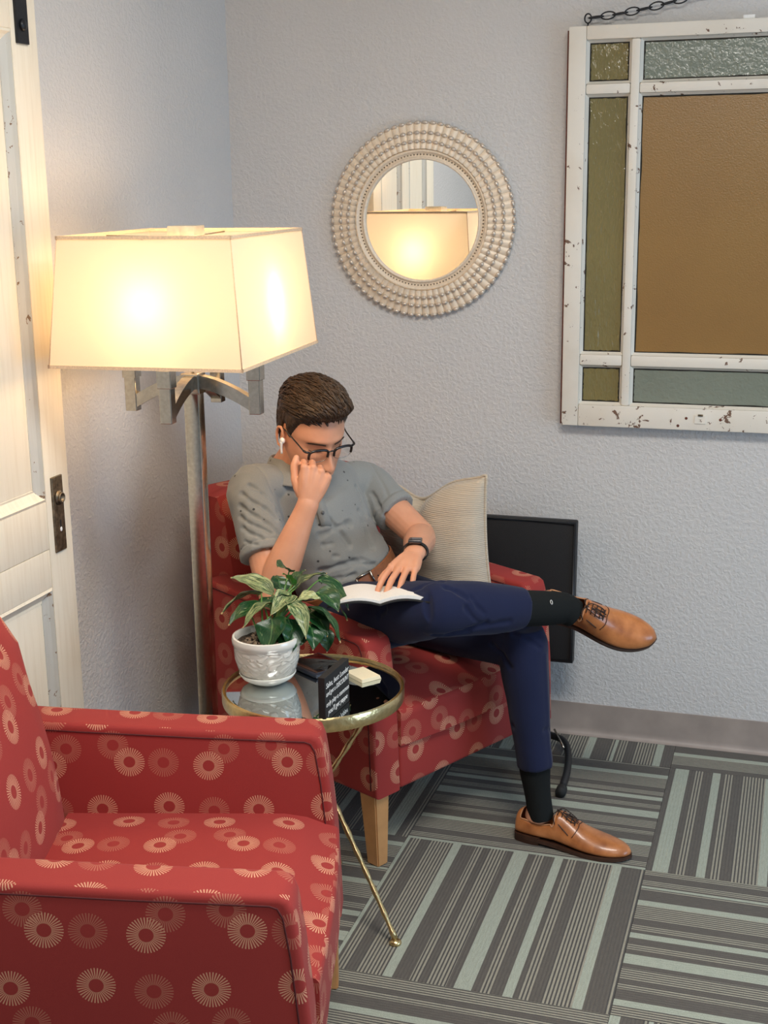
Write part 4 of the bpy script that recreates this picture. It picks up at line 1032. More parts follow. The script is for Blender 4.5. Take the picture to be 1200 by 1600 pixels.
polo = fuse('polo_shirt', parts, .0040, 5, polo_m)
def W_(px, py, dep):      # a point of the room seen along a direction of the fixed basis, used only to place creases
    return np.array(cam.matrix_world.translation) + (FWD + RGT * (px - 600) / 2073.3 - UPC * (py - 800) / 2073.3) * dep
cz = []
for (x0, y0, x1, y1, w, h, d) in [(376, 772, 432, 812, .006, .006, 3.34), (372, 790, 436, 836, .006, .006, 3.33), (370, 806, 420, 838, .005, .005, 3.32), (372, 824, 425, 852, .005, .005, 3.31), (392, 762, 440, 800, .005, .005, 3.36), (378, 845, 412, 856, .004, .004, 3.3),
        (430, 800, 448, 850, .006, .007, 3.36), (505, 850, 560, 842, .008, .006, 3.42), (515, 868, 590, 872, .007, .007, 3.46), (500, 892, 580, 868, .008, .007, 3.44), (520, 880, 600, 882, .006, .006, 3.48), (500, 835, 565, 815, .010, .007, 3.42),
        (560, 800, 590, 850, .008, .007, 3.5), (568, 760, 580, 800, .008, .009, 3.52), (580, 770, 600, 800, .007, .006, 3.56), (515, 815, 560, 850, .008, .006, 3.42), (520, 905, 560, 900, .006, .006, 3.44), (470, 760, 500, 820, .01, .005, 3.4)]:
    cz.append((W_(x0, y0, d), W_(x1, y1, d), w, h))
me = polo.data; P = get_co(me); Nn = get_no(me)
# snap the crease lines on to the cloth, then press them in
def snap(p): return P[np.argmin(((P - p) ** 2).sum(1))]
segs = []
for a, b, w, h in cz:
    pts = [snap(lerp(a, b, t)) for t in (0, .33, .66, 1)]
    for i in range(3): segs.append((pts[i], pts[i + 1], w * 1.3, h * 1.7))
D = np.zeros(len(P))
for a, b, w, h in segs:
    d, t = seg_dist(P, a, b); D = np.minimum(D, -h * np.exp(-(d / w) ** 2)) if h > 0 else D; D += .30 * h * np.exp(-((d - 1.9 * w) / w) ** 2)
nz = np.array([noise.noise(V((p[0] * 9, p[1] * 9, p[2] * 22))) for p in P]); D += .0045 * nz
# hem and sleeve bands
for c, axis, off in ((er, nrm(el_r - sh_r), .022), (elf, nrm(el_l - sh_l), .022)):
    q = (P - c) @ axis; rad = np.linalg.norm(P - c - np.outer((P - c) @ axis, axis), axis=1); near = (rad < .085) & (rad > .04)
    D += near * (.0022 * (q > -off) * (q < .01) - .0035 * np.exp(-((q + off) / .0026) ** 2))
# shoulder seams
for c, axis in ((sh_r + nrm(sh_l - sh_r) * .020, nrm(sh_l - sh_r) + A_(0, 0, .25)), (sh_l + nrm(sh_r - sh_l) * .014, nrm(sh_r - sh_l) + A_(0, 0, .25))):
    q = (P - c) @ nrm(axis); near = np.linalg.norm(P - c, axis=1) < .12
    D += near * (-.0032 * np.exp(-(q / .003) ** 2))
set_co(me, P + Nn * D[:, None]); loc(polo)
# collar: folded band round the neck
fr = nrm(np.cross(left, nrm(neck - A_(.465, -.583, .78)))); upn = nrm(np.cross(fr, left)); cc = neck + upn * -.004
rings = []
n = 40; vs = []; fs = []
for i in range(n + 1):
    t = -PI + 2 * PI * i / n; t = t * .965           # opens at the front
    d = left * math.sin(t) + (-fr) * math.cos(t); front = (1 - math.cos(t)) / 2
    prof = [(.060, .040 - .026 * front), (.0625, .044 - .028 * front), (.066, .041 - .028 * front), (.077, .016 - .030 * front), (.094 + .004 * front, -.014 - .040 * front), (.0905 + .004 * front, -.017 - .040 * front), (.073, .010 - .03 * front), (.0615, .034 - .028 * front)]
    for r, h in prof:
        vs.append(cc + d * r * np.array([1, 1, 1]) + upn * h + fr * .004)
k = 8
for i in range(n):
    for j in range(k):
        a = i * k + j; b = i * k + (j + 1) % k; fs.append((a, b, b + k, a + k))
fs.append(tuple(range(k))[::-1]); fs.append(tuple(n * k + j for j in range(k)))
col = from_vf('collar', [v - PO for v in vs], fs, polo_m, polo)
sb = col.modifiers.new('s', 'SUBSURF'); sb.levels = 1; sb.render_levels = 1
bvh = None
def surf(o, p, d):      # point on mesh o (world coordinates) nearest to p
    pass
# placket with buttons, running down the chest from the collar
Pw = get_co(polo.data) + PO; Nw = get_no(polo.data)
def on_polo(p):
    i = int(np.argmin(((Pw - p) ** 2).sum(1))); return Pw[i], Nw[i]
line = []
for t in np.linspace(0, 1, 9):
    q, nn = on_polo(lerp(cc + fr * .085 - upn * .02, cc + fr * .13 - upn * .15, t)); line.append((q + nn * .0015, nn))
vs, fs = [], []
for q, nn in line:
    s = nrm(np.cross(nn, upn)); vs += [q - s * .014, q + s * .014, q + s * .014 - nn * .003, q - s * .014 - nn * .003]
for i in range(len(line) - 1):
    for j in range(4): a = i * 4 + j; b = i * 4 + (j + 1) % 4; fs.append((a, b, b + 4, a + 4))
fs += [(3, 2, 1, 0), tuple((len(line) - 1) * 4 + j for j in range(4))]
from_vf('placket', [v - PO for v in vs], fs, polo_m, polo)
btn = simple('button_grey', (.12, .12, .12, 1), .35, 0, 50, 0)
for i in (2, 6):
    q, nn = line[i]; v, f = ellipsoid(q + nn * .002 - PO, (.0048, .0048, .0016), (nrm(np.cross(nn, upn)), upn, nn), 12, 6); from_vf('button', v, f, btn, polo)
# ---- belt and buckle
beltm = simple('tan_leather_belt', sr(150, 92, 56), .42, 0, 90, .2, .15)
bc = A_(.538, -.557, .616); bax = nrm(A_(.515, -.566, .66) - A_(.556, -.55, .56)); bl = LP - bax * np.dot(LP, bax); bl = nrm(bl); bf = np.cross(bl, bax)
vs, fs = [], []; n = 48
for i in range(n):
    t = 2 * PI * i / n; d = bl * math.cos(t) * .1535 + bf * math.sin(t) * .118; dn = nrm(bl * math.cos(t) / .1535 + bf * math.sin(t) / .118)
    for (o_, h) in ((0, -.018), (.004, -.0165), (.004, .0165), (0, .018)): vs.append(bc + d + dn * o_ + bax * h - PO)
for i in range(n):
    for j in range(4): a = i * 4 + j; b = i * 4 + (j + 1) % 4; c = ((i + 1) % n) * 4; fs.append((a, b, c + (j + 1) % 4, c + j))
belt = from_vf('belt', vs, fs, beltm, person); auto_smooth(belt, 50)
bth = -.36; bq = bc + (bf * math.cos(bth) + bl * math.sin(bth)) * .1275 - PO; bl = nrm(bl * math.cos(bth) - bf * math.sin(bth)); bf = np.cross(bl, bax)
rr_ = [bq + bl * x * .5 + bax * y for x, y in ((-.044, -.023), (.044, -.023), (.044, .023), (-.044, .023))]
v, f = merge([tube([rr_[i], rr_[(i + 1) % 4]], .0032, 6) for i in range(4)]); from_vf('buckle', v, f, M['nickel'], belt)
for k in range(4):
    v, f = ellipsoid(bq + bl * (.038 + .018 * k) - bf * (.0012 + .0022 * k * k * .45), (.0022, .0022, .0022)); from_vf('belt_hole', v, f, M['rubber'], belt)
# ---- trousers
tm = mat_cloth('navy_wool', sr(20, 25, 50), sr(34, 41, 72), 1100, .35, .9, sheen=.08)
tr = [loft([(A_(.575, -.540, .455), .150, .105, LP), (A_(.570, -.542, .50), .172, .120, LP), (A_(.558, -.548, .55), .160, .117, LP), (A_(.539, -.557, .614), .1525, .1165, LP)], 32, 5)]
cuff_r = lerp(kn_r, an_r, .67); cuff_l = lerp(kn_l, an_l, .76)
tr.append(limb([(hip_r + A_(-.03, .02, 0), .100, .092), (hip_r, .102, .092), (lerp(hip_r, kn_r, .3), .092, .088), (lerp(hip_r, kn_r, .65), .079, .078), (lerp(hip_r, kn_r, .93), .069, .069), (kn_r + nrm(kn_r - hip_r) * .03, .050, .052)], UPC, 28))
tr.append(limb([(lerp(kn_r, an_r, -.09), .052, .055), (kn_r, .066, .066), (lerp(kn_r, an_r, .22), .062, .066), (lerp(kn_r, an_r, .5), .054, .060), (cuff_r, .046, .050)], FWD, 28))
tr.append(limb([(hip_l, .098, .090), (lerp(hip_l, kn_l, .4), .088, .084), (lerp(hip_l, kn_l, .85), .071, .070), (kn_l + nrm(kn_l - hip_l) * .008, .060, .061)], UPC, 28))
tr.append(limb([(kn_l + A_(0, 0, .045), .050, .050), (kn_l, .064, .066), (lerp(kn_l, an_l, .2), .060, .066), (lerp(kn_l, an_l, .5), .050, .060), (cuff_l, .045, .055)], RGT, 28))
trousers = fuse('trousers', tr, .0042, 6, tm)
me = trousers.data; P = get_co(me); Nn = get_no(me); D = np.zeros(len(P)); 
def snapT(p): return P[np.argmin(((P - p) ** 2).sum(1))]
for (x0, y0, x1, y1, w, h, d) in [(700, 910, 735, 935, .009, .009, 3.08), (640, 935, 690, 925, .010, .007, 3.12), (720, 950, 760, 985, .010, .008, 3.1), (730, 990, 790, 1000, .010, .008, 3.2), (735, 935, 760, 960, .008, .006, 3.1), (700, 1000, 770, 985, .012, .010, 3.1), (680, 985, 740, 1000, .01, .008, 3.1),
        (760, 1010, 800, 1040, .009, .008, 3.3), (800, 990, 845, 1010, .008, .007, 3.28), (815, 1130, 850, 1140, .008, .004, 3.35), (750, 965, 800, 975, .009, .006, 3.15), (600, 960, 650, 950, .012, .008, 3.2), (580, 990, 640, 985, .012, .008, 3.25)]:
    pts = [snapT(lerp(W_(x0, y0, d), W_(x1, y1, d), t)) for t in (0, .5, 1)]
    for i in range(2):
        dd, t = seg_dist(P, pts[i], pts[i + 1]); D = np.minimum(D, -h * .8 * np.exp(-(dd / w) ** 2)); D += .2 * h * np.exp(-((dd - 1.9 * w) / w) ** 2)
D += .0032 * np.array([noise.noise(V((p[0] * 11, p[1] * 11, p[2] * 11))) for p in P])
# pressed crease down the standing shin and along the crossed one
a, b = kn_l, cuff_l; ax_ = nrm(b - a); out = nrm(A_(.94, -.35, 0)); rel = P - a; q = rel @ ax_; perp = rel - np.outer(q, ax_); perp_n = perp / (np.linalg.norm(perp, axis=1)[:, None] + 1e-9)
msk = (q > .02) & (q < np.linalg.norm(b - a) + .01) & (np.linalg.norm(perp, axis=1) < .085)
D += msk * .0055 * np.exp(-((1 - perp_n @ out) / .012))
a, b = kn_r, cuff_r; ax_ = nrm(b - a); out = nrm(-FWD * .9 + UPC * .35); rel = P - a; q = rel @ ax_; perp = rel - np.outer(q, ax_); perp_n = perp / (np.linalg.norm(perp, axis=1)[:, None] + 1e-9)
msk = (q > .06) & (q < np.linalg.norm(b - a) + .01) & (np.linalg.norm(perp, axis=1) < .085)
D += msk * .005 * np.exp(-((1 - perp_n @ out) / .012))
set_co(me, P + Nn * D[:, None]); loc(trousers)
# ---- socks and shoes
sockm = mat_cloth('black_rib_sock', (.006, .007, .007, 1), (.015, .017, .017, 1), 600, .5, .95, sheen=0.0)
leather = NT('tan_leather'); co = leather.coord('Object'); ln = leather.noise(co, 22, 4, .55); lf = leather.noise(co, 320, 2)
leather.set(color=leather.ramp(ln, [(.28, sr(146, 84, 44)), (.55, sr(184, 116, 66)), (.75, sr(202, 132, 80))]), rough=.34, coat=.25, normal=leather.bump(lf, .10, .0006)); LE = leather.m
solem = simple('dark_shoe_sole', sr(62, 38, 26), .5, 0, 60, .1, .2); lacem = simple('brown_laces', sr(48, 34, 28), .8, 0, 200, .3)
lining = simple('shoe_lining', sr(190, 136, 96), .7, 0, 60, .05)
def shoe(M3, O, lab, sd):
    """M3 columns: toe direction, wearer's left, up; O heel point on the ground"""
    X, Y, Z = M3
    T = lambda x, y, z: O + X * x + Y * y + Z * z - PO
    sec = [(-.001, .010, .045, .022), (.004, .024, .068, .019), (.018, .031, .079, .018), (.045, .0345, .074, .018), (.075, .0345, .0700, .018), (.100, .0345, .079, .017), (.118, .0360, .0895, .015), (.140, .0390, .080, .012), (.165, .0430, .067, .0095), (.190, .0465, .056, .008), (.215, .0480, .049, .0075), (.240, .0455, .0445, .0075), (.262, .0395, .041, .0085), (.280, .0310, .037, .010), (.294, .0205, .031, .012), (.303, .006, .022, .015)]
    S = catmull([np.array(s) for s in sec], 4); n = 32; vs = []; fs = []
    for x, w, zt, zb in S:
        cy = .004 * math.sin(min(1, max(0, (x - .1) / .2)) * PI) * sd
        for j in range(n):
            a = 2 * PI * j / n; ca, sa = math.cos(a), math.sin(a)
            h = (zt - zb); wy = w * math.copysign(abs(ca) ** .85, ca)
            if sa >= 0: z = zb + h * .30 + h * .70 * abs(sa) ** (1.15 if x > .12 else .85); wy *= (1 - .10 * abs(sa))
            else: z = zb + h * .30 - h * .30 * abs(sa) ** .5
            vs.append(T(x, cy + wy, z))
    N = len(S); fs = [(i * n + j, i * n + (j + 1) % n, (i + 1) * n + (j + 1) % n, (i + 1) * n + j) for i in range(N - 1) for j in range(n)]
    # leave the foot opening clear
    def keep(fc):
        i = fc[0] // n; j = fc[0] % n; x = S[i][0]; a = 2 * PI * (j + .5) / n
        wgap = .62 - .25 * max(0, (x - .085) / .03); return not (.016 < x < .106 and math.sin(a) > wgap)
    rimf = [f for f in fs if not keep(f)]; fs = [f for f in fs if keep(f)]
    fs.append(tuple(range(n))[::-1]); fs.append(tuple((N - 1) * n + j for j in range(n)))
    o = from_vf('shoe', vs, fs, LE, person); o['label'] = lab
    so = o.modifiers.new('t', 'SOLIDIFY'); so.thickness = .0022; so.offset = -1
    # top line binding
    es = {}
    for f in rimf:
        for q in range(4):
            e = tuple(sorted((f[q], f[(q + 1) % 4]))); es[e] = es.get(e, 0) + 1
    bd = [e for e, c in es.items() if c == 1]; adj = {}
    for a, b in bd: adj.setdefault(a, []).append(b); adj.setdefault(b, []).append(a)
    st = bd[0][0]; loop = [st]; prev = None; cur = st
    while True:
        nx = [q for q in adj[cur] if q != prev]
        if not nx or nx[0] == st: break
        prev, cur = cur, nx[0]; loop.append(cur)
    lp = [vs[i] for i in loop[::2]]
    v, f = tube(lp, .0020, 6, 2, True); from_vf('top_binding', v, f, lining, o)
    # sole with heel block
    out = []
    def outline(grow):
        pts = []
        for x, w, zt, zb in S[::2]: pts.append((x, w + grow))
        return pts
    pts = outline(.0035); ring = [(x, w) for x, w in pts] + [(.3065, 0)] + [(x, -w) for x, w in pts[::-1]] + [(-.004, 0)]
    vs2 = []; m_ = len(ring)
    def arch(x): return .0 if x > .17 else (.0 + .010 * math.sin(min(1, max(0, (.17 - x) / .17)) * PI / 2))
    def tsp(x): return .006 * max(0, (x - .23) / .075) ** 2
    for x, w in ring: vs2.append(T(x, w + .004 * math.sin(min(1, max(0, (x - .1) / .2)) * PI) * sd, arch(x) + tsp(x)))
    for x, w in ring: vs2.append(T(x, w + .004 * math.sin(min(1, max(0, (x - .1) / .2)) * PI) * sd, arch(x) + tsp(x) + .0085))
    f2 = [(i, (i + 1) % m_, m_ + (i + 1) % m_, m_ + i) for i in range(m_)] + [tuple(range(m_))[::-1], tuple(range(m_, 2 * m_))]
    sl = from_vf('sole', vs2, f2, solem, o, smooth=False)
    hx = [(x, w) for x, w in pts if x < .072]; ring = hx + [(.072, hx[-1][1] * .95), (.072, -hx[-1][1] * .95)] + [(x, -w) for x, w in hx[::-1]] + [(-.005, 0)]
    m_ = len(ring); vs2 = [T(x, w * .97, 0) for x, w in ring] + [T(x, w, .020) for x, w in ring]
    f2 = [(i, (i + 1) % m_, m_ + (i + 1) % m_, m_ + i) for i in range(m_)] + [tuple(range(m_))[::-1], tuple(range(m_, 2 * m_))]
    from_vf('heel', vs2, f2, solem, o, smooth=False)
    # eyestays, laces and seams laid on the upper
    from mathutils.bvhtree import BVHTree as B_
    bt = B_.FromPolygons([tuple(v) for v in vs], [tuple(f) for f in fs] + [tuple(f) for f in rimf])
    def top(x, y, lift=.001):
        oo = V(T(x, y, .2)); hit = bt.ray_cast(oo, V(-Z)); 
        return np.array(hit[0]) + Z * lift if hit[0] else T(x, y, .09)
    seam = []
    for s_ in (1, -1):
        seam.append(tube([top(.108, s_ * .006), top(.135, s_ * .006), top(.165, s_ * .003)], .0013, 6, 3))
        seam.append(tube([top(.168, 0), top(.170, s_ * .012), top(.168, s_ * .024), top(.160, s_ * .035)], .0011, 6, 3))
        seam.append(tube([top(.104, s_ * .021), top(.125, s_ * .028), top(.150, s_ * .034)], .0014, 6, 3))
    v, f = merge(seam); sm_ = from_vf('seam', v, f, solem, o); sm_['kind'] = 'stuff'
    for q, x in enumerate((.114, .126, .138, .150, .160)):
        v, f = tube([top(x, -.015, .0006), top(x, -.007, .003), top(x, .007, .003), top(x + .001, .015, .0006)], .0014, 6, 3); from_vf('lace', v, f, lacem, o)
    bow = []
    c0 = top(.110, 0, .004)
    for s_ in (1, -1):
        bow.append(tube([c0, top(.122, s_ * .010, .007), top(.148, s_ * .014, .004), top(.160, s_ * .008, .003), top(.145, s_ * .003, .005), c0], .0013, 6, 4))
        bow.append(tube([c0, top(.104, s_ * .016, .008), top(.112, s_ * .030, .004)], .0013, 6, 4))
    v, f = merge(bow); from_vf('lace_bow', v, f, lacem, o)['kind'] = 'stuff'
    return o
gx = nrm(A_(.300, -.052, 0)); gz = A_(0, 0, 1); gy = np.cross(gz, gx)
shoe((gx, gy, gz), A_(1.040, -.692, .001), 'tan lace-up shoe flat on the carpet', 1)
sx = nrm(RGT * .955 - UPC * .29 - FWD * .10); sz = -FWD * .92 + UPC * .40; sz = nrm(sz - sx * np.dot(sz, sx)); sy = np.cross(sz, sx)
heelp = an_r - sx * .060 - sz * .072 + RGT * .004 + UPC * .014
shoe((sx, sy, sz), heelp, 'tan lace-up shoe of the crossed leg, raised in the air', -1)
for (pts, nm) in (([(cuff_l + A_(0, 0, .06), .042, .046), (cuff_l, .0405, .046), (lerp(cuff_l, an_l, .55), .035, .041), (an_l + A_(0, 0, .01), .033, .040), (an_l - A_(-.006, 0, .035), .034, .044)], 'sock'),):
    so = fuse(nm, [limb(pts, RGT, 24)], .003, 1, sockm); D_ = get_co(so.data); set_co(so.data, D_); loc(so)
ankd = an_r + sx * .0 ; cr2 = lerp(kn_r, an_r, .58)
so2 = fuse('sock', [limb([(cr2, .045, .047), (cuff_r, .0430, .0455), (lerp(cuff_r, an_r, .6), .040, .043), (an_r, .0365, .039), (an_r + sx * .03 - sz * .016, .033, .036)], FWD, 24)], .003, 1, sockm); loc(so2)
# little woven mark on each sock
def ring_mark(c, a, b, par):
    pts = [c + a * .0055 * math.cos(t) + b * .0028 * math.sin(t) - PO for t in np.linspace(0, 2 * PI, 12, endpoint=False)]
    v, f = tube(pts, .0007, 5, 1, True); from_vf('woven_mark', v, f, M['white'], par)
def on(o, p):
    Q = get_co(o.data) + PO; i = int(np.argmin(((Q - p) ** 2).sum(1))); return Q[i], get_no(o.data)[i]
so = [x for x in person.children if x.name.startswith('sock')][0]
q, nn = on(so, W_(824, 1212, 3.30)); ring_mark(q + nn * .0006, nrm(np.cross(nn, A_(0, 0, 1))), A_(0, 0, 1), so)
q, nn = on(so2, W_(851, 946, 3.25)); a_ = nrm(an_r - kn_r); ring_mark(q + nn * .0006, nrm(np.cross(nn, a_)), a_, so2)
# ---- hair
hm = NT('brown_hair'); co = hm.coord('Object'); hn = hm.noise(co, 55, 3, .6); hn2 = hm.noise(hm.mapping(co, (180, 180, 180)), 1, 2)
hm.set(color=hm.mix(hm.math('MULTIPLY', hn, hn2), sr(30, 21, 15), sr(108, 80, 56)), rough=.42, spec=.4, normal=hm.bump(hn2, .4, .001)); HM = hm.m
bt = BVHTree.FromPolygons([tuple(v) for v in hv], hfc)
def skull(d):
    hit = bt.ray_cast(V((0, 0, .02)) + V(d) * .4, V(d) * -1); return (np.array(hit[0]) if hit[0] is not None else np.array(d) * .08)
def sm(x, a, b): t = min(1, max(0, (x - a) / (b - a))); return t * t * (3 - 2 * t)
def hairline(f, s):
    # lower edge of the hair in u, for a point with forward coordinate f
    xs = [-.12, -.085, -.050, -.030, -.020, .000, .012, .022, .040, .060, .075, .09]
    ys = [-.060, -.058, -.045, -.020, .030, .036, .000, .020, .058, .070, .077, .080]
    return float(np.interp(f, xs, ys))
def hair_th(p):
    f, s, u = p; hlv = hairline(f, s); k = sm(u, hlv - .004, hlv + .012)
    topk = sm(u, .055, .098); side = .0055 + .006 * sm(u, .02, .06) + (.010 * sm(-f, .02, .09) if u > -.02 else .003)
    t = side * (1 - topk) + (.028 + .008 * sm(f, .0, .07)) * topk
    if f > .04: t = max(t, (.014 + .020 * sm(u, .066, .085)) * sm(u, hlv, hlv + .015))
    return (-.004 if k <= 0 else t * k - .003 * (1 - k))
vs = []; nth, nph = 64, 96; fs = []
for i in range(nth + 1):
    th = PI * i / nth
    for j in range(nph):
        ph = 2 * PI * j / nph; d = A_(math.sin(th) * math.cos(ph), math.sin(th) * math.sin(ph), math.cos(th))
        p = skull(d); t = hair_th(p); nz = noise.noise(V((p[0] * 25, p[1] * 70, p[2] * 40))); t2 = t * (1 + .16 * nz)
        q = p + d * t2
        if t > .012 and p[0] > .03: q = q + A_(1, 0, 0) * .014 * sm(p[0], .03, .08) * sm(p[2], .06, .085)
        vs.append(q)
for i in range(nth):
    for j in range(nph): a = i * nph + j; b = i * nph + (j + 1) % nph; fs.append((a, b, b + nph, a + nph))
shell = np.array(vs); st = BVHTree.FromPolygons([tuple(v) for v in vs], fs)
parts = [([p - PO for p in H(shell)], fs)]
rnd = random.Random(5)
def hair_surf(p):
    d = V(p) - V((0, 0, .02)); d.normalize(); hit = st.ray_cast(V((0, 0, .02)) + d * .4, d * -1); return np.array(hit[0])
cnt = 0
while cnt < 1500:
    d = nrm(A_(rnd.gauss(0, 1), rnd.gauss(0, 1), rnd.gauss(.5, .9))); p = skull(d)
    if hair_th(p) < .004: continue
    cnt += 1
    f, s, u = p; topk = sm(u, .05, .09)
    if topk > .3: fl = nrm(A_(1.0, .35 + .25 * rnd.gauss(0, 1) * .6, -.05)); ln = rnd.uniform(.028, .05)
    else: fl = nrm(A_(-.25 if f < .0 else .25, 0, -.8 if f < .02 else -.2) + A_(.3, 0, 0) * rnd.gauss(0, .5)); ln = rnd.uniform(.010, .020)
    q = hair_surf(p); r0 = rnd.uniform(.0012, .0027) if topk > .3 else rnd.uniform(.0007, .0011)
    n_ = 6; pts = []; rr = []
    lift = rnd.uniform(.0, .0022) if topk > .3 else .0003
    for i in range(n_):
        t = i / (n_ - 1); pts.append(q + nrm(q - A_(0, 0, .02)) * (lift + (.0035 * math.sin(t * PI) if topk > .3 else 0) * rnd.uniform(.6, 1.2))); rr.append(r0 * (1 - .85 * t ** 2))
        q = hair_surf(q + fl * ln / n_)
        if hair_th(skull(nrm(q - A_(0, 0, .02)))) < .002 and topk <= .3: break
    if len(pts) < 3: continue
    v, f_ = tube(pts, rr, 4); parts.append(([x - PO for x in H(np.array(v))], f_))
v, f = merge(parts); hair = from_vf('hair', v, f, HM, person, label='short brown hair swept forward'); hair['kind'] = 'stuff'
# eyebrows and lashes
parts = []
for sd in (1, -1):
    for k in range(46):
        t = k / 45; y = sd * (.013 + .036 * t); u = .0175 + .005 * math.sin(t * PI * .8) - .003 * t; dd = V((1, 0, 0)); hit = bt.ray_cast(V((.3, y, u)), V((-1, 0, 0)))
        if hit[0] is None: continue
        p = np.array(hit[0]); q = p + A_(-.004 * t, sd * .007, .001 - .003 * t); parts.append(tube([p + A_(.0006, 0, -.0025), p + A_(.0018, 0, 0), q + A_(.001, 0, .0015)], [.0011, .0012, .0003], 4))
    pts = []
    for t in np.linspace(0, 1, 9):
        y = sd * (.0185 + .027 * t); u = -.004 - .0035 * math.sin(t * PI); hit = bt.ray_cast(V((.3, y, u)), V((-1, 0, 0))); pts.append(np.array(hit[0]) + A_(.0008, 0, 0))
    parts.append(tube(pts, .0011, 5, 2))
v, f = merge([([x - PO for x in H(np.array(v))], f) for v, f in parts]); o = from_vf('eyebrows_and_lashes', v, f, HM, hair); o['kind'] = 'stuff'
# ---- glasses
gl = NT('spectacle_lens'); tb = gl.n('ShaderNodeBsdfTransparent'); tb.inputs[0].default_value = (.97, .97, .97, 1); gb = gl.n('ShaderNodeBsdfGlossy'); gb.inputs['Roughness'].default_value = .02; mx = gl.n('ShaderNodeMixShader'); fz = gl.n('ShaderNodeFresnel'); fz.inputs[0].default_value = 1.35
mx.inputs[0].default_value = .06; gl.l(tb.outputs[0], mx.inputs[1]); gl.l(gb.outputs[0], mx.inputs[2]); gl.l(mx.outputs[0], gl.out.inputs[0])
frm = simple('black_acetate', (.012, .010, .010, 1), .22, 0, 80, 0)
gf, gu = .1035, .005
def gpt(y, z): return A_(gf - .30 * abs(y) ** 1.5 * 2.2 * .5 + .10 * (z - 0), y, gu + z)
G = None; pieces = []
for sd in (1, -1):
    c = .0345 * sd; out = []
    for k in range(28):
        a = 2 * PI * k / 28; x = .0258 * math.copysign(abs(math.cos(a)) ** .8, math.cos(a)); z = .0165 * math.copysign(abs(math.sin(a)) ** (.5 if math.sin(a) > 0 else .85), math.sin(a)) - (.002 if math.sin(a) < 0 else 0)
        out.append(gpt(c + x, z - .010))
    pieces.append((sd, out))
top_parts = []
for sd, out in pieces: top_parts.append(tube([out[k] for k in range(-1, 16)], .0034, 8, 2))
top_parts.append(tube([gpt(-.0095, -.002), gpt(0, .0005) + A_(.001, 0, 0), gpt(.0095, -.002)], .0018, 8, 3))
for sd, out in pieces:
    h_ = gpt(sd * .0605, .003); top_parts.append(tube([h_, h_ + A_(-.004, sd * .008, .001), h_ + A_(-.012, sd * .0105, .001)], .0030, 8, 2))
v, f = merge([([x - PO for x in H(np.array(v))], f) for v, f in top_parts]); glasses = from_vf('glasses', v, f, frm, person, label='black browline glasses')
for sd, out in pieces:
    v, f = tube([out[k] for k in range(15, 29)] , .0008, 6, 2) if False else tube([out[k % 28] for k in range(14, 29)], .0008, 6, 2)
    from_vf('lower_rim', [x - PO for x in H(np.array(v))], f, M['nickel'], glasses)
    c_ = sum(out) / len(out); n0 = len(out); vs = [p + A_(.0006, 0, 0) for p in out] + [p - A_(.0006, 0, 0) for p in out]
    f = [tuple(range(n0)), tuple(range(n0, 2 * n0))[::-1]] + [(i, n0 + i, n0 + (i + 1) % n0, (i + 1) % n0) for i in range(n0)]
    from_vf('lens', [x - PO for x in H(np.array(vs))], f, gl.m, glasses, smooth=False)
    h_ = gpt(sd * .0605, .003) + A_(-.012, sd * .0105, .001)
    v, f = tube([h_, h_ + A_(-.05, sd * .003, .006), A_(-.004, sd * .081, .024), A_(-.022, sd * .081, .020), A_(-.036, sd * .079, -.004)], [.0019, .0019, .0018, .0018, .002], 8, 4)
    from_vf('temple_arm', [x - PO for x in H(np.array(v))], f, frm, glasses)
# ---- white earbud in the right ear
v, f = merge([ellipsoid(H1(.001, -.086, -.006), (.0085, .0065, .0080), (hf, hl, hu)), tube([H1(.003, -.089, -.008), H1(.006, -.090, -.022), H1(.010, -.089, -.038)], [.0042, .0030, .0029], 10, 3)])
from_vf('earbud', [x - PO for x in v], f, M['white'], person, label='white wireless earbud')
# ---- watch on the left wrist
wa = nrm(wr_l - el_l); wc = lerp(el_l, wr_l, .955); wn = nrm(NL - wa * np.dot(NL, wa)); wsd = np.cross(wa, wn)
pts = [wc + wsd * .0315 * math.cos(t) + wn * .0245 * math.sin(t) for t in np.linspace(0, 2 * PI, 28, endpoint=False)]
vs, fs = [], []
for i, t in enumerate(np.linspace(0, 2 * PI, 32, endpoint=False)):
    for (k_, h) in ((1, -.011), (1.10, -.010), (1.10, .010), (1, .011)): vs.append(wc + wsd * .0305 * k_ * math.cos(t) + wn * .0235 * k_ * math.sin(t) + wa * h - PO)
for i in range(32):
    for j in range(4): a = i * 4 + j; b = i * 4 + (j + 1) % 4; c = ((i + 1) % 32) * 4; fs.append((a, b, c + (j + 1) % 4, c + j))
watch = from_vf('watch', vs, fs, M['rubber'], person, label='black smart watch on the left wrist')
bm = bmesh.new(); bm_box(bm, (-.017, -.020, 0), (.017, .020, .0095), .0035, 3); o = from_bm('watch_case', bm, simple('watch_case_grey', (.14, .13, .13, 1), .25, .9, 50, 0), watch); auto_smooth(o)
wmt = Matrix((V(wsd), V(wa), V(wn))).transposed().to_4x4(); wmt.translation = V(wc + wn * .0235 - PO); o.matrix_local = wmt
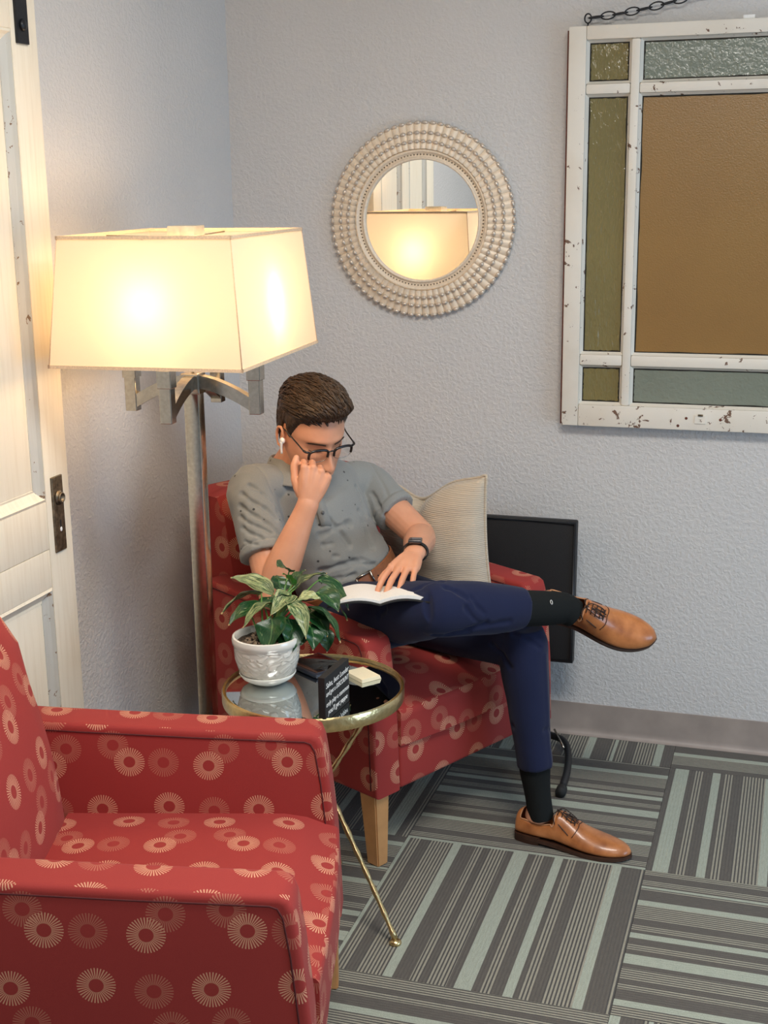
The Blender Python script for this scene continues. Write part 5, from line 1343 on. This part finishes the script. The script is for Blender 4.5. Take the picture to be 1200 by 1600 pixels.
bm = bmesh.new(); bm_box(bm, (-.0145, -.0175, .0094), (.0145, .0175, .0102), .0004); sc_ = from_bm('watch_face', bm, NT('watch_glass').set(color=(.012, .012, .014, 1), rough=.08).m, o)
# fingernails of the reading hand
for (p, d, n_) in tipsL[:4]:
    v, f = ellipsoid(p + n_ * .0050 - d * .002, (.0055, .0042, .0012), (d, np.cross(d, n_), n_), 10, 6)
    from_vf('fingernail', [x - PO for x in v], f, simple('nail', sr(226, 176, 158), .3, 0, 50, 0) if 'nail' not in bpy.data.materials else bpy.data.materials['nail'], bodyo)
# ------------------------------------------------------------------ the open book on his lap
def build_book():
    c0 = A_(.748, -.910, .690); wx = nrm(A_(.955, .25, .05)); hy = nrm(A_(-.27, .95, -.10)); nz_ = np.cross(wx, hy)
    bk = empty('open_book', tuple(c0), 0, 'open paperback with black cover lying on his lap under his hand', 'book')
    def page(sd, nm, mat, base, thick, wd, ht):
        n = 14; vs, fs = [], []
        for e, y in enumerate((-ht / 2, ht / 2)):
            for i in range(n + 1):
                t = i / n; x = sd * wd * t; z = .016 * math.sin(min(1, t * 1.25) * PI * .62) * (1 - .35 * t) - .010 * t * t
                for q in (base, base + thick): vs.append(wx * x + hy * y + nz_ * (z + q))
        m_ = 2 * (n + 1)
        for i in range(n):
            a = 2 * i; fs += [(a, a + 2, m_ + a + 2, m_ + a), (a + 1, m_ + a + 1, m_ + a + 3, a + 3), (a, a + 1, a + 3, a + 2), (m_ + a, m_ + a + 2, m_ + a + 3, m_ + a + 1)]
        fs += [(0, m_, m_ + 1, 1), (2 * n, 2 * n + 1, m_ + 2 * n + 1, m_ + 2 * n)]
        o = from_vf(nm, vs, fs, mat, bk, smooth=False); bm = bmesh.new(); bm.from_mesh(o.data); bmesh.ops.recalc_face_normals(bm, faces=bm.faces); bm.to_mesh(o.data); bm.free(); return auto_smooth(o, 40)
    for sd in (1, -1):
        page(sd, 'page_block', M['paper'], .0, .008 if sd > 0 else .006, .118, .170)
        page(sd, 'cover', M['blackmat'], -.0045, .004, .124, .182)
build_book()
